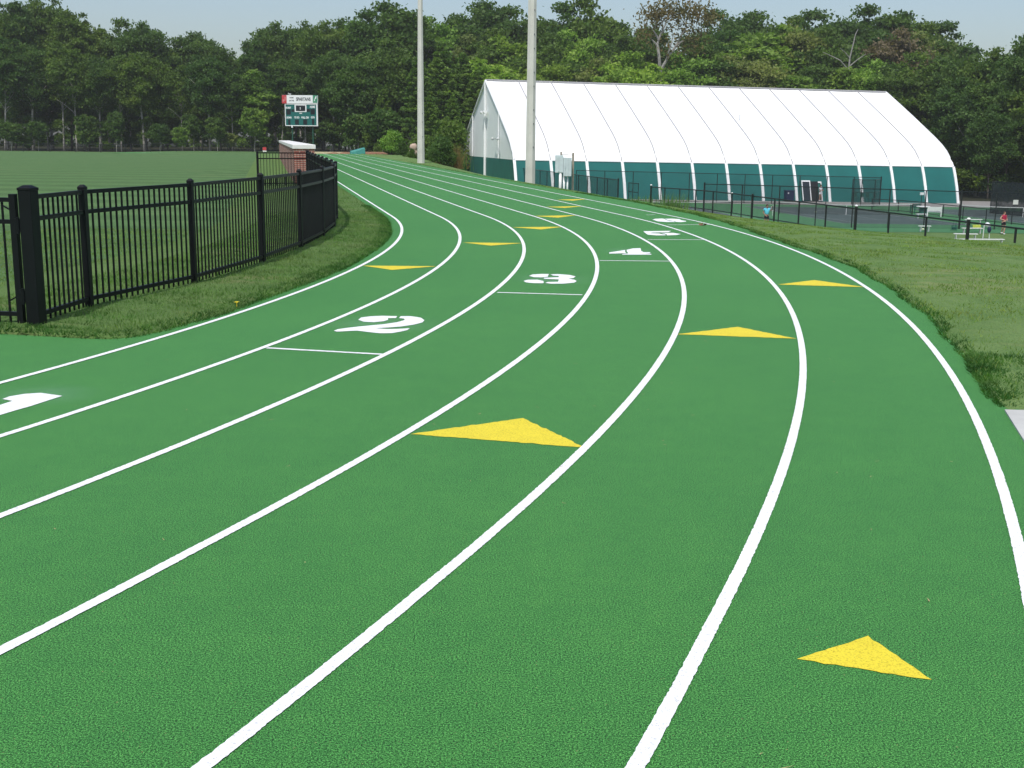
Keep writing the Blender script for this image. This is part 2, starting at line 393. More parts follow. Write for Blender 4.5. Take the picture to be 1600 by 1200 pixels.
# grass bank outside the bend, laid along the track edge
def path_sheet(name, svals, ovals, zfun, mat, jit=.012, nsc=1.0):
    V = np.zeros((len(svals), len(ovals(svals[0])), 3))
    for i, s in enumerate(svals):
        for j, o in enumerate(ovals(s)):
            p = P(s, o); V[i, j] = (p.x, p.y, zfun(s, o, p.x, p.y))
    n = V.shape[1]
    w = np.sin(V[..., 0]*2.3+np.sin(V[..., 1]*1.7))*np.sin(V[..., 1]*2.9+V[..., 0])
    V[..., 2] += jit*w*np.linspace(0, 1, n)[None, :]**.5+NP.normal(0, jit*.35, V.shape[:2])*(np.arange(n) > 2)[None, :]
    return grid_mesh(name, V, len(svals), n, mat)
sv = np.unique(np.concatenate([np.arange(-42, 30, .3), np.arange(30, 104, 1.2)]))
def bank_o(s):
    e = float(edge_out(s)); return list(e+np.array([-.07, -.02, .03, .09, .18, .3, .45, .65, .9, 1.2, 1.55, 1.95, 2.4, 2.9, 3.5, 4.1, 4.8, 5.6, 6.5, 7.5, 8.7, 10, 11.5, 13, 14.6, 16.2]))+[24.0, 24.6, 26.0]
def bank_z(s, o, x, y):
    e = float(edge_out(s)); z = float(zbank(s, o, x, y)) if o > e else -.05
    ye = 7.5-(x-3.2)*.0556
    if y < ye+.25 and x < 9.6 and o < 16 and s < -10: z = (-.12 if y < ye-.05 and y > 2.6 else min(z, .0)) if o > e else -.05
    if o > 25: z -= .6
    return z
tag(link('grass_bank', path_sheet('grass_bank', sv, bank_o, bank_z, M['bank'], .03)), kind='structure')
# mown verge between the inside line and the fence
INS = [-16.79, -16.77, -16.73, -16.6, -16.26, -15.7, -15.1, -14.2, -13.2, -12, -10.7, -9, -5.2, -3.2, 0, 3.3, 8.4, 30, 150]
INO = [-3.4, -.62, -.37, -.23, -.16, -.13, -.10, -.15, -.16, -.14, -.14, -.18, -.20, -.24, -.19, -.19, -.18, -.25, -.25]
def edge_in(s): return float(np.interp(s, INS, INO))+.012*math.sin(s*4.1)+.008*math.sin(s*9.7+2)
sv2 = np.unique(np.concatenate([np.linspace(-16.785, -16, 14), np.arange(-16, 26, .25), np.arange(26, 104, 1.2)]))
def verge_o(s):
    e = edge_in(s); return [e+.06, e+.015, e-.03, e-.09, e-.2, e-.35, e-.6, min(e-.9, -.95), min(e-1.0, -1.3), min(e-1.1, -1.8), min(e-1.2, -2.4), min(e-1.3, -3.0), min(e-1.4, -3.6)]
def verge_z(s, o, x, y):
    e = edge_in(s)
    if s < -16.75: return -.03
    z = .03*min(1, max(0, (e-o)/.07))+.02*float(sstep(-o, .3, 1.2))*(1-float(sstep(-o, 2.0, 3.4)))*min(1, max(0, (s+16.8)/.5))
    return (z if o < e else -.04)-(.02 if o < -3.3 else 0)+float(ztrack(s))
tag(link('grass_verge', path_sheet('grass_verge', sv2, verge_o, verge_z, M['strip'], .012)), kind='structure')

# ------------------------------------------------------------------ running track
sv3 = np.unique(np.round(np.concatenate([np.arange(-44, -17, .4), [-16.79, -16.75], np.arange(-16.4, 30, .4), np.arange(30, 150, 1.5)]), 3))
V = []
for s in sv3:
    i = -.02 if s > -16.77 else -9.0
    e = float(edge_out(s))+.35
    V.append([P(s, a, ztrack(s)) for a in (i, .45, 1.0, 2.2, 3.3, 4.4, 5.5, 6.3, e)])
V = np.array([[tuple(p) for p in r] for r in V])
track = tag(link('running_track', grid_mesh('running_track', V, len(sv3), V.shape[1], M['track'], smooth=False)), 'green rubber running track with six white lined lanes', kind='structure')
# the track also reaches a little inside the inner line
V = np.array([[tuple(P(s, a)) for a in (-.5, -.02)] for s in np.arange(-16.75, 104, .5)])
link('track_margin', grid_mesh('track_margin', V, V.shape[0], 2, M['track'], smooth=False), track)

def stripe(s0, s1, o, w, name, parent, z=.004, step=.013):
    far = 14.0; svals = []
    s = s0
    while s < s1: svals.append(s); s += (step if -24 < s < -6 else .05 if s > -28 else .2) if s < far else (.3 if s < 30 else .9)
    svals.append(s1); n = len(svals)
    ja, jb = NP.normal(0, .0011, n), NP.normal(0, .0011, n)
    V = np.zeros((n, 2, 3))
    for i, s in enumerate(svals):
        zz = z+float(ztrack(s)); V[i, 0] = P(s, o-w/2+ja[i], zz); V[i, 1] = P(s, o+w/2+jb[i], zz)
    return link(name, grid_mesh(name, V, n, 2, M['white'], smooth=False), parent)
for k in range(7):
    stripe(-44, 146, k*1.07+DK[k], .052, 'lane_line', track, .004 if k else .0045)
def flat(name, polys, mat, z, parent, jit=.0, label=None, sub=1):
    if not hasattr(polys[0][0], '__len__'): polys = [polys]
    bm = bmesh.new()
    for pts in polys:
        pts = [Vector(p) for p in pts]
        if sub > 1:
            q = []
            for i, p in enumerate(pts):
                r = pts[(i+1) % len(pts)]
                n = max(1, int((r-p).length/.03)) if sub > 2 else sub
                for k in range(n): q.append(p.lerp(r, k/n)+(Vector((RNG.gauss(0, jit), RNG.gauss(0, jit), 0)) if k else Vector()))
            pts = q
        f = bm.faces.new([bm.verts.new((p.x, p.y, z)) for p in pts]); f.normal_update()
        if f.normal.z < 0: f.normal_flip()
    bmesh.ops.triangulate(bm, faces=bm.faces[:], ngon_method='EAR_CLIP')
    me = bpy.data.meshes.new(name); bm.to_mesh(me); bm.free(); me.materials.append(mat)
    return link(name, me, parent, label)
def pflat(name, px, mat, z, parent, **k): return flat(name, [G(*p) for p in px], mat, z, parent, **k)
TRI = [((566, 415.2), (682.5, 416.2), (612.5, 422)), ((723, 379), (816, 380), (767, 384)), ((800, 355.2), (880, 354.4), (846, 358.6)),
       ((834, 337.6), (901, 336.4), (872, 340.2)), ((854, 323.2), (913, 322), (882, 325)), ((870, 312), (918, 311), (895, 313.6)),
       ((1215, 444.8), (1351, 448.8), (1272.5, 437.8)), ((1058.7, 522.5), (1245, 529.5), (1152.5, 511)), ((641, 678.7), (914, 700), (817.5, 653.7)), ((1245, 1030.5), (1456, 1063), (1356.5, 994))]
for t in TRI: pflat('arrow_mark', t, M['yellow'], .0025, track, jit=.004, sub=3, label='yellow painted triangle across a lane')
for a, b in (((417, 544), (597, 554)), ((777, 457.2), (910, 461)), ((937, 407.3), (1047, 408.3)), ((1012, 374.5), (1101, 374.7)), ((1043, 351.6), (1114, 350.7)), ((1010, 336), (1024, 335.6))):
    A, B = G(*a), G(*b); d = (B-A).normalized(); n = Vector((-d.y, d.x, 0))*.024
    flat('start_line', [A-n, B-n, B+n, A+n], M['white'], .0032, track, jit=.002, sub=3)
def Q(pts, ox, oy, k): return [(ox+x/k, oy+y/k) for x, y in pts]
DIG = {
 1: [Q([(20, 342), (80, 320), (200, 300), (340, 291), (520, 316), (260, 400), (0, 476), (-330, 574), (-560, 640), (-600, 610), (-420, 560), (-700, 600), (-760, 560), (-560, 520), (-330, 478), (0, 392), (105, 358)], 0, 560, 5.333)],
 2: [Q([(228, 382), (245, 368), (300, 361), (370, 358), (460, 360), (450, 371), (405, 372), (405, 382), (380, 390), (320, 396), (260, 393)], 500, 400, 3.81),
     Q([(470, 371), (480, 360), (540, 360), (600, 369), (622, 384), (610, 397), (560, 410), (480, 422), (400, 428), (330, 432), (400, 437), (460, 436), (535, 432), (520, 443), (480, 452), (430, 461), (360, 462), (290, 455), (220, 446), (160, 449), (100, 452), (82, 447), (105, 438), (160, 430), (230, 422), (380, 408), (460, 396), (505, 383), (500, 375)], 500, 400, 3.81)],
 3: [Q([(733, 957), (760, 946), (830, 942), (890, 943), (880, 957), (880, 964), (830, 969), (770, 967)], 680, 240, 5),
     Q([(690, 997), (720, 988), (800, 987), (845, 997), (850, 1008), (840, 1015), (770, 1014), (710, 1008)], 680, 240, 5),
     Q([(900, 945), (960, 943), (1050, 950), (1098, 962), (1080, 974), (1040, 980), (1090, 988), (1105, 998), (1085, 1010), (1000, 1018), (900, 1018), (860, 1012), (880, 1005), (960, 1003), (965, 985), (850, 980), (850, 972), (960, 968), (970, 958), (920, 955)], 680, 240, 5)],
 4: [Q([(105, 575), (105, 592), (200, 590), (300, 586), (340, 586), (325, 566), (328, 540), (220, 558)], 940, 330, 8.889),
     Q([(345, 540), (430, 520), (540, 515), (550, 555), (585, 572), (675, 572), (672, 588), (600, 592), (692, 596), (690, 606), (290, 606), (285, 597), (372, 590), (350, 560)], 940, 330, 8.889)],
 5: [Q([(580, 280), (965, 275), (930, 293), (700, 300), (680, 308), (800, 312), (840, 322), (885, 325), (890, 337), (760, 338), (640, 328), (600, 300)], 940, 330, 8.889),
     Q([(822, 304), (1000, 303), (1100, 320), (1040, 333), (910, 338), (905, 325), (880, 315)], 940, 330, 8.889)],
 6: [Q([(705, 118), (740, 108), (840, 103), (865, 107), (905, 127), (955, 139), (1008, 142), (1020, 152), (900, 152), (780, 143)], 940, 330, 8.889),
     Q([(875, 107), (980, 105), (1080, 112), (1110, 128), (1175, 138), (1170, 147), (1100, 154), (1030, 150), (1018, 140), (965, 134), (920, 125)], 940, 330, 8.889)]}
for k, polys in DIG.items():
    flat('lane_number', [[G(*p) for p in q] for q in polys], M['white'], .0036, track, jit=.0015, sub=2, label='white stencilled lane number %d' % k)

for (x, y), rx_, ry_ in (((66, 617), .42, .38), ((597, 506), .62, .62), ((862, 436), .55, .75), ((985, 393), .5, .8)):
    c = G(x, y); flat('overspray', [c+Vector((math.cos(a)*rx_, math.sin(a)*ry_, 0)) for a in np.linspace(0, 2*PI, 40)[:-1]], M['overspray'], .0014, track)
# concrete pad beside the outer edge
pad = [Vector(p) for p in ((3.20, 7.50, 0), (9.5, 7.15, 0), (9.5, 3.0, 0), (1.95, 3.0, 0), (2.5, 5.1, 0), (2.96, 6.6, 0))]
mb = MB(); n_ = len(pad)
mb.add([(p.x, p.y, .012) for p in pad]+[(p.x, p.y, -.15) for p in pad], [tuple(reversed(range(n_)))]+[(i, (i+1) % n_, n_+(i+1) % n_, n_+i) for i in range(n_)])
tag(mb.build('concrete_pad', M['concrete']), kind='structure')

# ------------------------------------------------------------------ blades of grass (uncountable)
def blades(name, pts, hgt, wid, mat, lean=.5):
    n = len(pts); pts = np.asarray(pts, np.float32)
    ang = NP.uniform(0, 2*PI, n); h = hgt*NP.uniform(.45, 1.25, n); w = wid*NP.uniform(.6, 1.3, n)
    ln = NP.normal(0, lean, (n, 2))*h[:, None]
    a = np.stack([np.cos(ang)*w, np.sin(ang)*w, np.zeros(n)], -1)
    V = np.zeros((n, 3, 3), np.float32)
    V[:, 0] = pts-a; V[:, 1] = pts+a; V[:, 2] = pts+np.concatenate([ln, h[:, None]], 1)
    me = bpy.data.meshes.new(name); me.vertices.add(n*3); me.vertices.foreach_set('co', V.reshape(-1))
    me.loops.add(n*3); me.loops.foreach_set('vertex_index', np.arange(n*3, dtype=np.int32))
    me.polygons.add(n); me.polygons.foreach_set('loop_start', np.arange(0, n*3, 3, dtype=np.int32))
    me.materials.append(mat); me.update(calc_edges=True)
    return tag(link(name, me), kind='stuff')
def PV(s, o):   # vectorised path points
    s = np.asarray(s); o = np.asarray(o); t = np.maximum(-s/RAD, 0); tc = np.minimum(t, .55)
    d = A4[0]*tc**2+A4[1]*tc**3+A4[2]*tc**4+A4[3]*tc**5; r = RAD+o+np.where(s < 0, d, 0)
    x = np.where(s >= 0, CX+NX*(RAD+o)+UX*s, CX+r*(NX*np.cos(t)-UX*np.sin(t)))
    y = np.where(s >= 0, CY+NY*(RAD+o)+UY*s, CY+r*(NY*np.cos(t)-UY*np.sin(t)))
    return x, y
def scatter(n, s0, s1, ofun, zfun):
    s = NP.uniform(s0, s1, n); o = ofun(s, NP.random(n)); x, y = PV(s, o)
    return np.stack([x, y, zfun(s, o, x, y)], -1)
ok = lambda p: p[(p[:, 1] > 7.62) | (p[:, 0] > 9.5)]
zb = lambda s, o, x, y: np.where(y < 7.75, 0.0, zbank(s, o, x, y))-.01
blades('bank_grass_blades', np.concatenate([ok(scatter(60000, -19, 4, lambda s, r: edge_out(s)+.02+6.5*r**1.1, zb)), ok(scatter(60000, -14, 20, lambda s, r: edge_out(s)+.02+(np.interp(s, CRS, CRO)-edge_out(s)+.8)*r, zb)), scatter(9000, 20, 70, lambda s, r: edge_out(s)+.02+2.6*r, zb)]), .036, .0065, M['blade'])
blades('edge_weeds', np.concatenate([ok(scatter(12000, -17.6, 12, lambda s, r: edge_out(s)-.015+.12*r**1.8, zb)), ok(scatter(3500, -17.6, -15.6, lambda s, r: edge_out(s)-.02+.5*r**1.5, zb)), scatter(5000, 12, 60, lambda s, r: edge_out(s)-.03+.4*r**1.8, zb)]), .036, .007, M['weed'], .8)
ein = lambda s: np.interp(s, INS, INO)
zv = lambda s, o, x, y: .03*np.clip((ein(s)-o)/.07, 0, 1)+.02*sstep(-o, .3, 1.2)*(1-sstep(-o, 2, 3.4))*np.clip((s+16.8)/.5, 0, 1)-.01
blades('verge_grass_blades', np.concatenate([scatter(52000, -16.7, 1, lambda s, r: ein(s)-.02-2.6*r, zv), scatter(9000, 0, 20, lambda s, r: ein(s)-.02-1.6*r, zv)]), .045, .006, M['blade'])
blades('verge_edge_weeds', np.concatenate([scatter(10000, -16.75, 4, lambda s, r: ein(s)+.02-.22*r**1.8, zv), scatter(1800, -16.78, -16.5, lambda s, r: -.5-2.6*r, zv)]), .045, .006, M['weed'], .8)
p = np.stack([NP.uniform(-9, -2.5, 60000), 9+13*NP.random(60000)**1.5, np.zeros(60000)], -1)
s_, o_ = SO(p[:, 0], p[:, 1]); p = p[(o_ < -2.6) & ((s_ > -16.85) | (o_ < -14))]; p[:, 2] = -.005
blades('infield_grass_blades', p, .04, .006, M['blade'])
# dry clippings blown across the track
n = 420; s = NP.uniform(-24, 8, n); o = NP.uniform(0, 6.5, n); x, y = PV(s, o); mb = MB()
for i in range(n):
    a = RNG.uniform(0, PI); L = RNG.choice([.008, .012, .016, .02, .05 if i % 9 == 0 else .014]); w = RNG.uniform(.0012, .0026)
    d = Vector((math.cos(a)*L, math.sin(a)*L, 0)); t = Vector((-math.sin(a)*w, math.cos(a)*w, 0)); c = Vector((x[i], y[i], .008)); k = t*RNG.uniform(-4, 4)
    mb.add([c-d-t, c+k-t, c+d, c+k+t, c-d+t], [(0, 1, 2, 3, 4)])
tag(mb.build('dry_grass_litter', M['straw']), kind='stuff')
# ------------------------------------------------------------------ black ornamental fence on the inside of the bend
FP = [P(-16.44, -1.25), P(-15.3, -1.42)]+[P(s, -1.27) for s in (-13.2, -10.7, -8.45, -6.2, -3.95, -1.6)]+[P(s, -1.27) for s in (.7, 2.95, 5.2, 7.45, 9.7, 11.95, 14.2)]
CORNER = P(16.0, -1.3); LEFTEND = P(15.6, -3.0)
FP.append(CORNER)
fence = thing('metal_fence', 'black metal picket fence curving along the inside of the green track', 'fence', FP[0])
def rel(p, o): return Vector(p)-Vector(o.location)
def post(parent, p, w, h, name='fence_post', capr=1.07, label=None):
    z = Hf(p.x, p.y)*0-.03; a = rel((p.x, p.y, 0), parent); mb = MB()
    mb.box((a.x, a.y, z+h/2), (w, w, h), rz=RNG.uniform(-.05, .05)-.2)
    mb.box((a.x, a.y, z+h+.012), (w*capr, w*capr, .024), rz=-.2); mb.box((a.x, a.y, z+h+.034), (w*capr*.95, w*capr*.95, .022), rz=-.2, taper=.45)
    return mb.build(name, M['black'], parent, label=label, bevel=.004)
def panel(parent, a, b, z0=.06, top=1.16, name='picket_panel', mid=.19, low=.10, rail=.036, pk=.0155, gap=.105, frame=False):
    a, b = rel(a, parent), rel(b, parent); d = b-a; d.z = 0; L = d.length; u = d/L; mb = MB(); nn = Vector((-u.y, u.x, 0))
    for z in (top, top-mid, low+.03): mb.bar(a+Vector((0, 0, z-a.z)), b+Vector((0, 0, z-b.z)), rail, rail*1.05)
    n = max(1, int(round(L/gap))); 
    for i in range(1, n):
        p = a+u*(L*i/n); mb.box((p.x, p.y, (z0+top-.02)/2), (pk, pk, top-.02-z0), rz=math.atan2(u.y, u.x))
    if frame:
        for p in (a, b): mb.box((p.x, p.y, (z0-.02+top+.05)/2), (.055, .055, top+.07-z0), rz=math.atan2(u.y, u.x))
    return mb.build(name, M['black'], parent)
for i, p in enumerate(FP):
    if i == 0: post(fence, p, .122, 1.25, label='thick black gate post with hinges')
    elif i == len(FP)-1: post(fence, p, .10, 1.25)
    else: post(fence, p, .060 if i != 1 else .066, 1.215)
    if i:
        a, b = FP[i-1], p; d = (b-a).normalized()*.04
        panel(fence, a+d*(1.7 if i == 1 else 1), b-d)
post(fence, LEFTEND, .06, 1.2); panel(fence, CORNER+(LEFTEND-CORNER).normalized()*.06, LEFTEND)
GA = FP[0]+Vector((-.155, .05, 0)); GB = GA+Vector((-2.3, .28, 0))
gate = thing('metal_gate', 'black metal picket gate hinged on the thick fence post', 'gate', GA)
panel(gate, GA, GB, z0=.035, top=1.135, name='gate_panel', frame=True)
for z in (.30, .92):
    mb = MB(); a = rel(FP[0], gate); mb.box((a.x*.5-.01, a.y*.5-.045, z), (.075, .045, .11)); mb.tube([(a.x*.5-.01, a.y*.5-.07, z-.07), (a.x*.5-.01, a.y*.5-.07, z+.07)], .014, 8)
    mb.build('hinge', M['black'], gate)
for z, k in ((1.09, -1), (.24, 1)):
    mb = MB(); u = (GB-GA).normalized(); mb.bar(Vector((0, 0, z+k*.06-.0)), u*.11+Vector((0, 0, z-.0+k*.0-.06*k+.06*k)), .012); mb.build('corner_brace', M['black'], gate)
mb = MB(); 
for i in range(26):
    a = RNG.uniform(0, 6.3); r = RNG.uniform(0, .16)**.9; mb.ball((FP[0].x-.03+r*math.cos(a)*1.5, FP[0].y-.1+r*math.sin(a)*.4, .005), RNG.uniform(.008, .022), 6, 4, (1, 1, .5), jit=.4)
tag(mb.build('red_clay_soil', M['dirt']), 'small patch of red clay soil at the foot of the gate post', 'soil', kind='stuff')

# ------------------------------------------------------------------ long brick wall with pale coping
mb = MB(); W0, W1 = P(17.4, -1.0), P(70, -1.0); wd = .74; n3 = Vector((NX, NY, 0)); u3 = Vector((UX, UY, 0))
wall = thing('brick_wall', 'long red brick wall with thick white coping behind the black fence', 'wall', W0-n3*(.5*wd))
def uvbox(name, c, L, w, z0, z1, mat, parent):
    bm = bmesh.new(); uv = bm.loops.layers.uv.new('UVMap')
    q = [(-w/2, 0), (w/2, 0), (w/2, L), (-w/2, L)]
    pt = lambda a, b, z: n3*a+u3*b+Vector((0, 0, z))
    def face(ps, us):
        f = bm.faces.new([bm.verts.new(p) for p in ps])
        for l, t in zip(f.loops, us): l[uv].uv = t
    for i in range(4):
        (a, b), (c2, d) = q[i], q[(i+1) % 4]; l = math.hypot(c2-a, d-b)
        face([pt(a, b, z0), pt(c2, d, z0), pt(c2, d, z1), pt(a, b, z1)], [(0, z0), (l, z0), (l, z1), (0, z1)])
    face([pt(a, b, z1) for a, b in q], [(a, b) for a, b in q])
    me = bpy.data.meshes.new(name); bm.to_mesh(me); bm.free(); me.materials.append(mat); o = link(name, me, parent)
    return o
WL = 52.0
uvbox('brickwork', W0, WL, wd, -.6, 1.285, M['brick'], wall)
mb = MB(); k = 10
for i in range(k):
    a = i*WL/k-(.04 if i == 0 else 0); b = (i+1)*WL/k-.008
    c = u3*((a+b)/2); mb.box((c.x, c.y, 1.285+.075), (wd+.08, b-a, .15), rz=-TH*1.0)
mb.build('coping', M['coping'], wall, bevel=.012)

# ------------------------------------------------------------------ light poles
def pole(name, px, py, z, wb, wt, hgt, label, bolts=0):
    b = None
    for _ in range(4):
        b = G(px, py, z)
    t = thing(name, label, 'light pole', (b.x, b.y, z-.3)); mb = MB(); N_ = 10
    mb.tube([(0, 0, hgt*i/N_) for i in range(N_+1)], [(wb+(wt-wb)*i/N_)/2*1.04 for i in range(N_+1)], 8)
    mb.build('shaft', M['polec'], t)
    for i in range(bolts):
        h = 1.9+i*.78+(.2 if i % 2 else 0); r = (wb+(wt-wb)*h/hgt)/2
        MB().box((r*.55, -r*.80, h), (.035, .05, .055)).build('step_socket', M['ink'], t)
    return t
pole('light_pole', 657.8, 250.5, .22, .51, .22, 17.5, 'slimmer and more distant pale concrete light pole among green bushes', 3)
pole('light_pole', 828.2, 288.5, -.22, .445, .27, 17.5, 'thick pale concrete light pole in front of the white tent', 9)

# ------------------------------------------------------------------ utility cabinets
b0 = at(880, 296.5, 51.0); uc = thing('utility_cabinet', 'grey electrical cabinets on white conduits between two weathered timber posts', 'utility box', (b0.x, b0.y, b0.z-.06))
k = 51.0/1850/13.333
def ux(zx): return (zx-533)*k
def uz(zy): return (1020-zy)*k+.06
mb = MB(); mb.box(((ux(360)+ux(525))/2, .05, (uz(322)+uz(672))/2), (ux(525)-ux(360), .26, uz(322)-uz(672))); mb.box((ux(432), -.092, (uz(350)+uz(640))/2), (.01, .02, uz(350)-uz(640))); mb.box((ux(432), -.10, uz(635)), (.03, .04, .05)); mb.build('cabinet', M['cab'], uc, bevel=.008)
mb = MB(); mb.box(((ux(528)+ux(690))/2, -.02, (uz(368)+uz(742))/2), (ux(690)-ux(528), .3, uz(368)-uz(742))); mb.box((ux(622), -.18, (uz(380)+uz(720))/2), (.008, .02, uz(380)-uz(720))); mb.box((ux(570), -.18, (uz(380)+uz(720))/2), (.008, .02, uz(380)-uz(720))); mb.box((ux(562), -.19, uz(560)), (.03, .03, .10)); mb.build('cabinet', M['cab'], uc, bevel=.008)
for x0, x1, y0 in ((440, 500, 672), (525, 570, 742), (600, 635, 742)):
    MB().tube([((ux(x0)+ux(x1))/2, 0, -.3), ((ux(x0)+ux(x1))/2, 0, uz(y0))], (ux(x1)-ux(x0))/2, 10).build('conduit', M['wmetal'], uc, smooth=True)
for x0, x1, y0 in ((463, 503, 255), (708, 752, 270)):
    MB().box(((ux(x0)+ux(x1))/2, .28, (uz(y0)-.4)/2), (ux(x1)-ux(x0), .07, uz(y0)+.4)).build('timber_post', M['timber'], uc, bevel=.006)
MB().bar((ux(500), .23, uz(306)), (ux(712), .23, uz(318)), .022).build('cross_rail', M['timber'], uc)

# ------------------------------------------------------------------ scoreboard
Ysb = 184.0; c0 = at(472, 196.8, Ysb); kz = Ysb/1850/20
sb = thing('scoreboard', 'green scoreboard under a white SPARTANS banner on two green posts', 'scoreboard', (c0.x, c0.y, c0.z), rz=-.10)
sx = lambda z: (z-840)*kz
sz = lambda z: (1135-z)*kz
def sbox(x0, x1, y0, y1, yf, d): return MB().box(((sx(x0)+sx(x1))/2, yf+d/2, (sz(y0)+sz(y1))/2), (sx(x1)-sx(x0), d, abs(sz(y0)-sz(y1))))
def text(s, x0, x1, y0, y1, yf, mat, parent, name='lettering'):
    cu = bpy.data.curves.new('lettering', 'FONT'); cu.body = s; cu.align_x = 'CENTER'; cu.align_y = 'CENTER'; cu.size = 1; cu.extrude = .004; cu.offset = .045
    tmp = bpy.data.objects.new('lettering', cu); COL.objects.link(tmp); bpy.context.view_layer.update()
    me = bpy.data.meshes.new_from_object(tmp.evaluated_get(bpy.context.evaluated_depsgraph_get())); bpy.data.objects.remove(tmp); bpy.data.curves.remove(cu)
    co_ = np.zeros(len(me.vertices)*3, np.float32); me.vertices.foreach_get('co', co_); co_ = co_.reshape(-1, 3)
    mn, mx = co_.min(0), co_.max(0); me.materials.clear(); me.materials.append(mat)
    w, h = sx(x1)-sx(x0), sz(y0)-sz(y1)
    out = np.zeros_like(co_); out[:, 0] = (co_[:, 0]-mn[0])/(mx[0]-mn[0])*w+sx(x0); out[:, 2] = (co_[:, 1]-mn[1])/(mx[1]-mn[1])*h+sz(y1); out[:, 1] = yf-co_[:, 2]
    me.vertices.foreach_set('co', out.reshape(-1)); me.update(); return link(name, me, parent)
body = sbox(333, 1332, 487, 1128, -.02, .30).build('board', M['sbteal'], sb)
for a in ((322, 1340, 476, 497), (322, 1340, 1116, 1138), (318, 340, 476, 1138), (1298, 1340, 497, 1116)): sbox(*a, -.06, .36).build('frame', M['wmetal'], sb)
for a in ((365, 500, 642, 800), (1115, 1250, 628, 790), (412, 480, 945, 1100), (625, 745, 945, 1096), (880, 1005, 940, 1096), (1152, 1224, 930, 1096), (522, 620, 640, 715), (1000, 1098, 622, 712)): sbox(*a, -.035, .02).build('digit_window', M['sbdark'], body)
sbox(625, 992, 500, 720, -.045, .028).build('clock_frame', M['wmetal'], body); sbox(662, 955, 525, 692, -.060, .02).build('digit_window', M['sbdark'], body)
sbox(788, 812, 575, 650, -.068, .01).build('colon', M['alum'], body)
for s, x0, x1, y0, y1 in (('GUEST', 343, 516, 568, 622), ('HOME', 1102, 1258, 530, 600), ('DOWN', 363, 516, 858, 918), ('TO GO', 605, 762, 852, 912), ('BALL ON', 830, 1055, 850, 916), ('QTR', 1125, 1246, 850, 912)):
    text(s, x0, x1, y0, y1, -.026, M['wmetal'], body, 'lettering')
sbox(768, 852, 742, 774, -.03, .012).build('caption_strip', M['alum'], body)
ban = sbox(236, 1352, 222, 468, -.10, .30).build('banner', M['wmetal'], sb)
sbox(236, 384, 224, 470, -.115, .02).build('red_panel', M['redp'], ban); sbox(1200, 1340, 222, 446, -.115, .02).build('green_panel', M['sbgreen'], ban)
mb = MB(); q = [(1232, 392), (1262, 312), (1290, 250), (1318, 250), (1300, 320), (1268, 338), (1262, 392)]
mb.add([(sx(x), -.122, sz(y)) for x, y in q], [tuple(range(len(q)))]); mb.build('slash_emblem', M['wmetal'], ban)
mb = MB(); 
for x0, x1, y0, y1 in ((262, 320, 360, 385), (262, 300, 410, 424), (330, 350, 270, 380)): mb.box(((sx(x0)+sx(x1))/2, -.118, (sz(y0)+sz(y1))/2), (sx(x1)-sx(x0), .008, abs(sz(y0)-sz(y1))))
mb.build('pale_emblem', M['redp'] if False else simple('pale_pink_print', (.62, .30, .30)), ban)
text('SPARTANS', 682, 1132, 285, 392, -.105, M['ink'], ban); text('HOME', 478, 602, 278, 318, -.105, M['ink'], ban); text('OF THE', 462, 612, 362, 408, -.105, M['ink'], ban)
for zx in (516, 1160):
    x = sx(zx); g = Hf(c0.x+x, c0.y)-c0.z
    MB().box((x, .32, (g-.2+sz(240))/2), (.17, .17, sz(240)-g+.2)).build('steel_post', M['gpost'], sb)
mb = MB(); mb.box((sx(475), .05, sz(190)), (.42, .3, .18)); mb.tube([(sx(450), .05, sz(200)), (sx(450), -.2, sz(165))], .06); mb.build('horn_box', M['alum'], sb)
MB().box((sx(535), -.05, sz(1165)), (.24, .2, .22)).build('junction_box', M['wmetal'], sb)

# ------------------------------------------------------------------ big white tent over the tennis hall
TA = .213; TL = 52.0; TB = Vector((0, 128.27, -4.371)); tu = Vector((math.cos(TA), math.sin(TA), -.0085)); tn = Vector((-math.sin(TA), math.cos(TA), 0))
tent = thing('sports_tent', 'huge white tent hall with a teal lower wall behind the tennis courts', 'tent', TB)
PRO = [(0, 12.83), (3.3, 11.33), (6.6, 9.80), (9.5, 8.42), (12.2, 7.12), (13.6, 6.38), (14.7, 5.66), (15.5, 4.93), (16.05, 4.4), (16.45, 3.93)]
LOW = [(16.45, 3.93), (16.95, 2.9), (17.5, 1.55), (18.03, -.25)]
def TP(i, d, z): return tu*i+tn*(16.6-d)+Vector((0, 0, z))
NB = 13; ev = [TL*i/NB for i in range(NB+1)]
def skin_sheet(prof, name, mat, side, sag=0.0):
    mb = MB(); m = len(prof); us = []
    for i in range(NB): us += [ev[i]+(ev[i+1]-ev[i])*k/4 for k in range(4)]
    us.append(TL)
    for j, u in enumerate(us):
        ph = (j % 4)/4; sg = sag*math.sin(PI*ph)
        for d, z in prof:
            mb.v.append(tuple(TP(u, side*max(0, d-sg*(.3+.7*(d > 3))), z-sg*.5*(d < 14))))
    for j in range(len(us)-1):
        for q in range(m-1):
            f = (j*m+q, j*m+q+1, (j+1)*m+q+1, (j+1)*m+q); mb.f.append(f if side < 0 else f[::-1]); mb.m.append(0)
    return mb.build(name, mat, tent, smooth=True)
for side in (1, -1):
    skin_sheet(PRO, 'roof_membrane', M['tent'], side, .06)
    skin_sheet(LOW, 'lower_wall', M['teal'], side, .03)
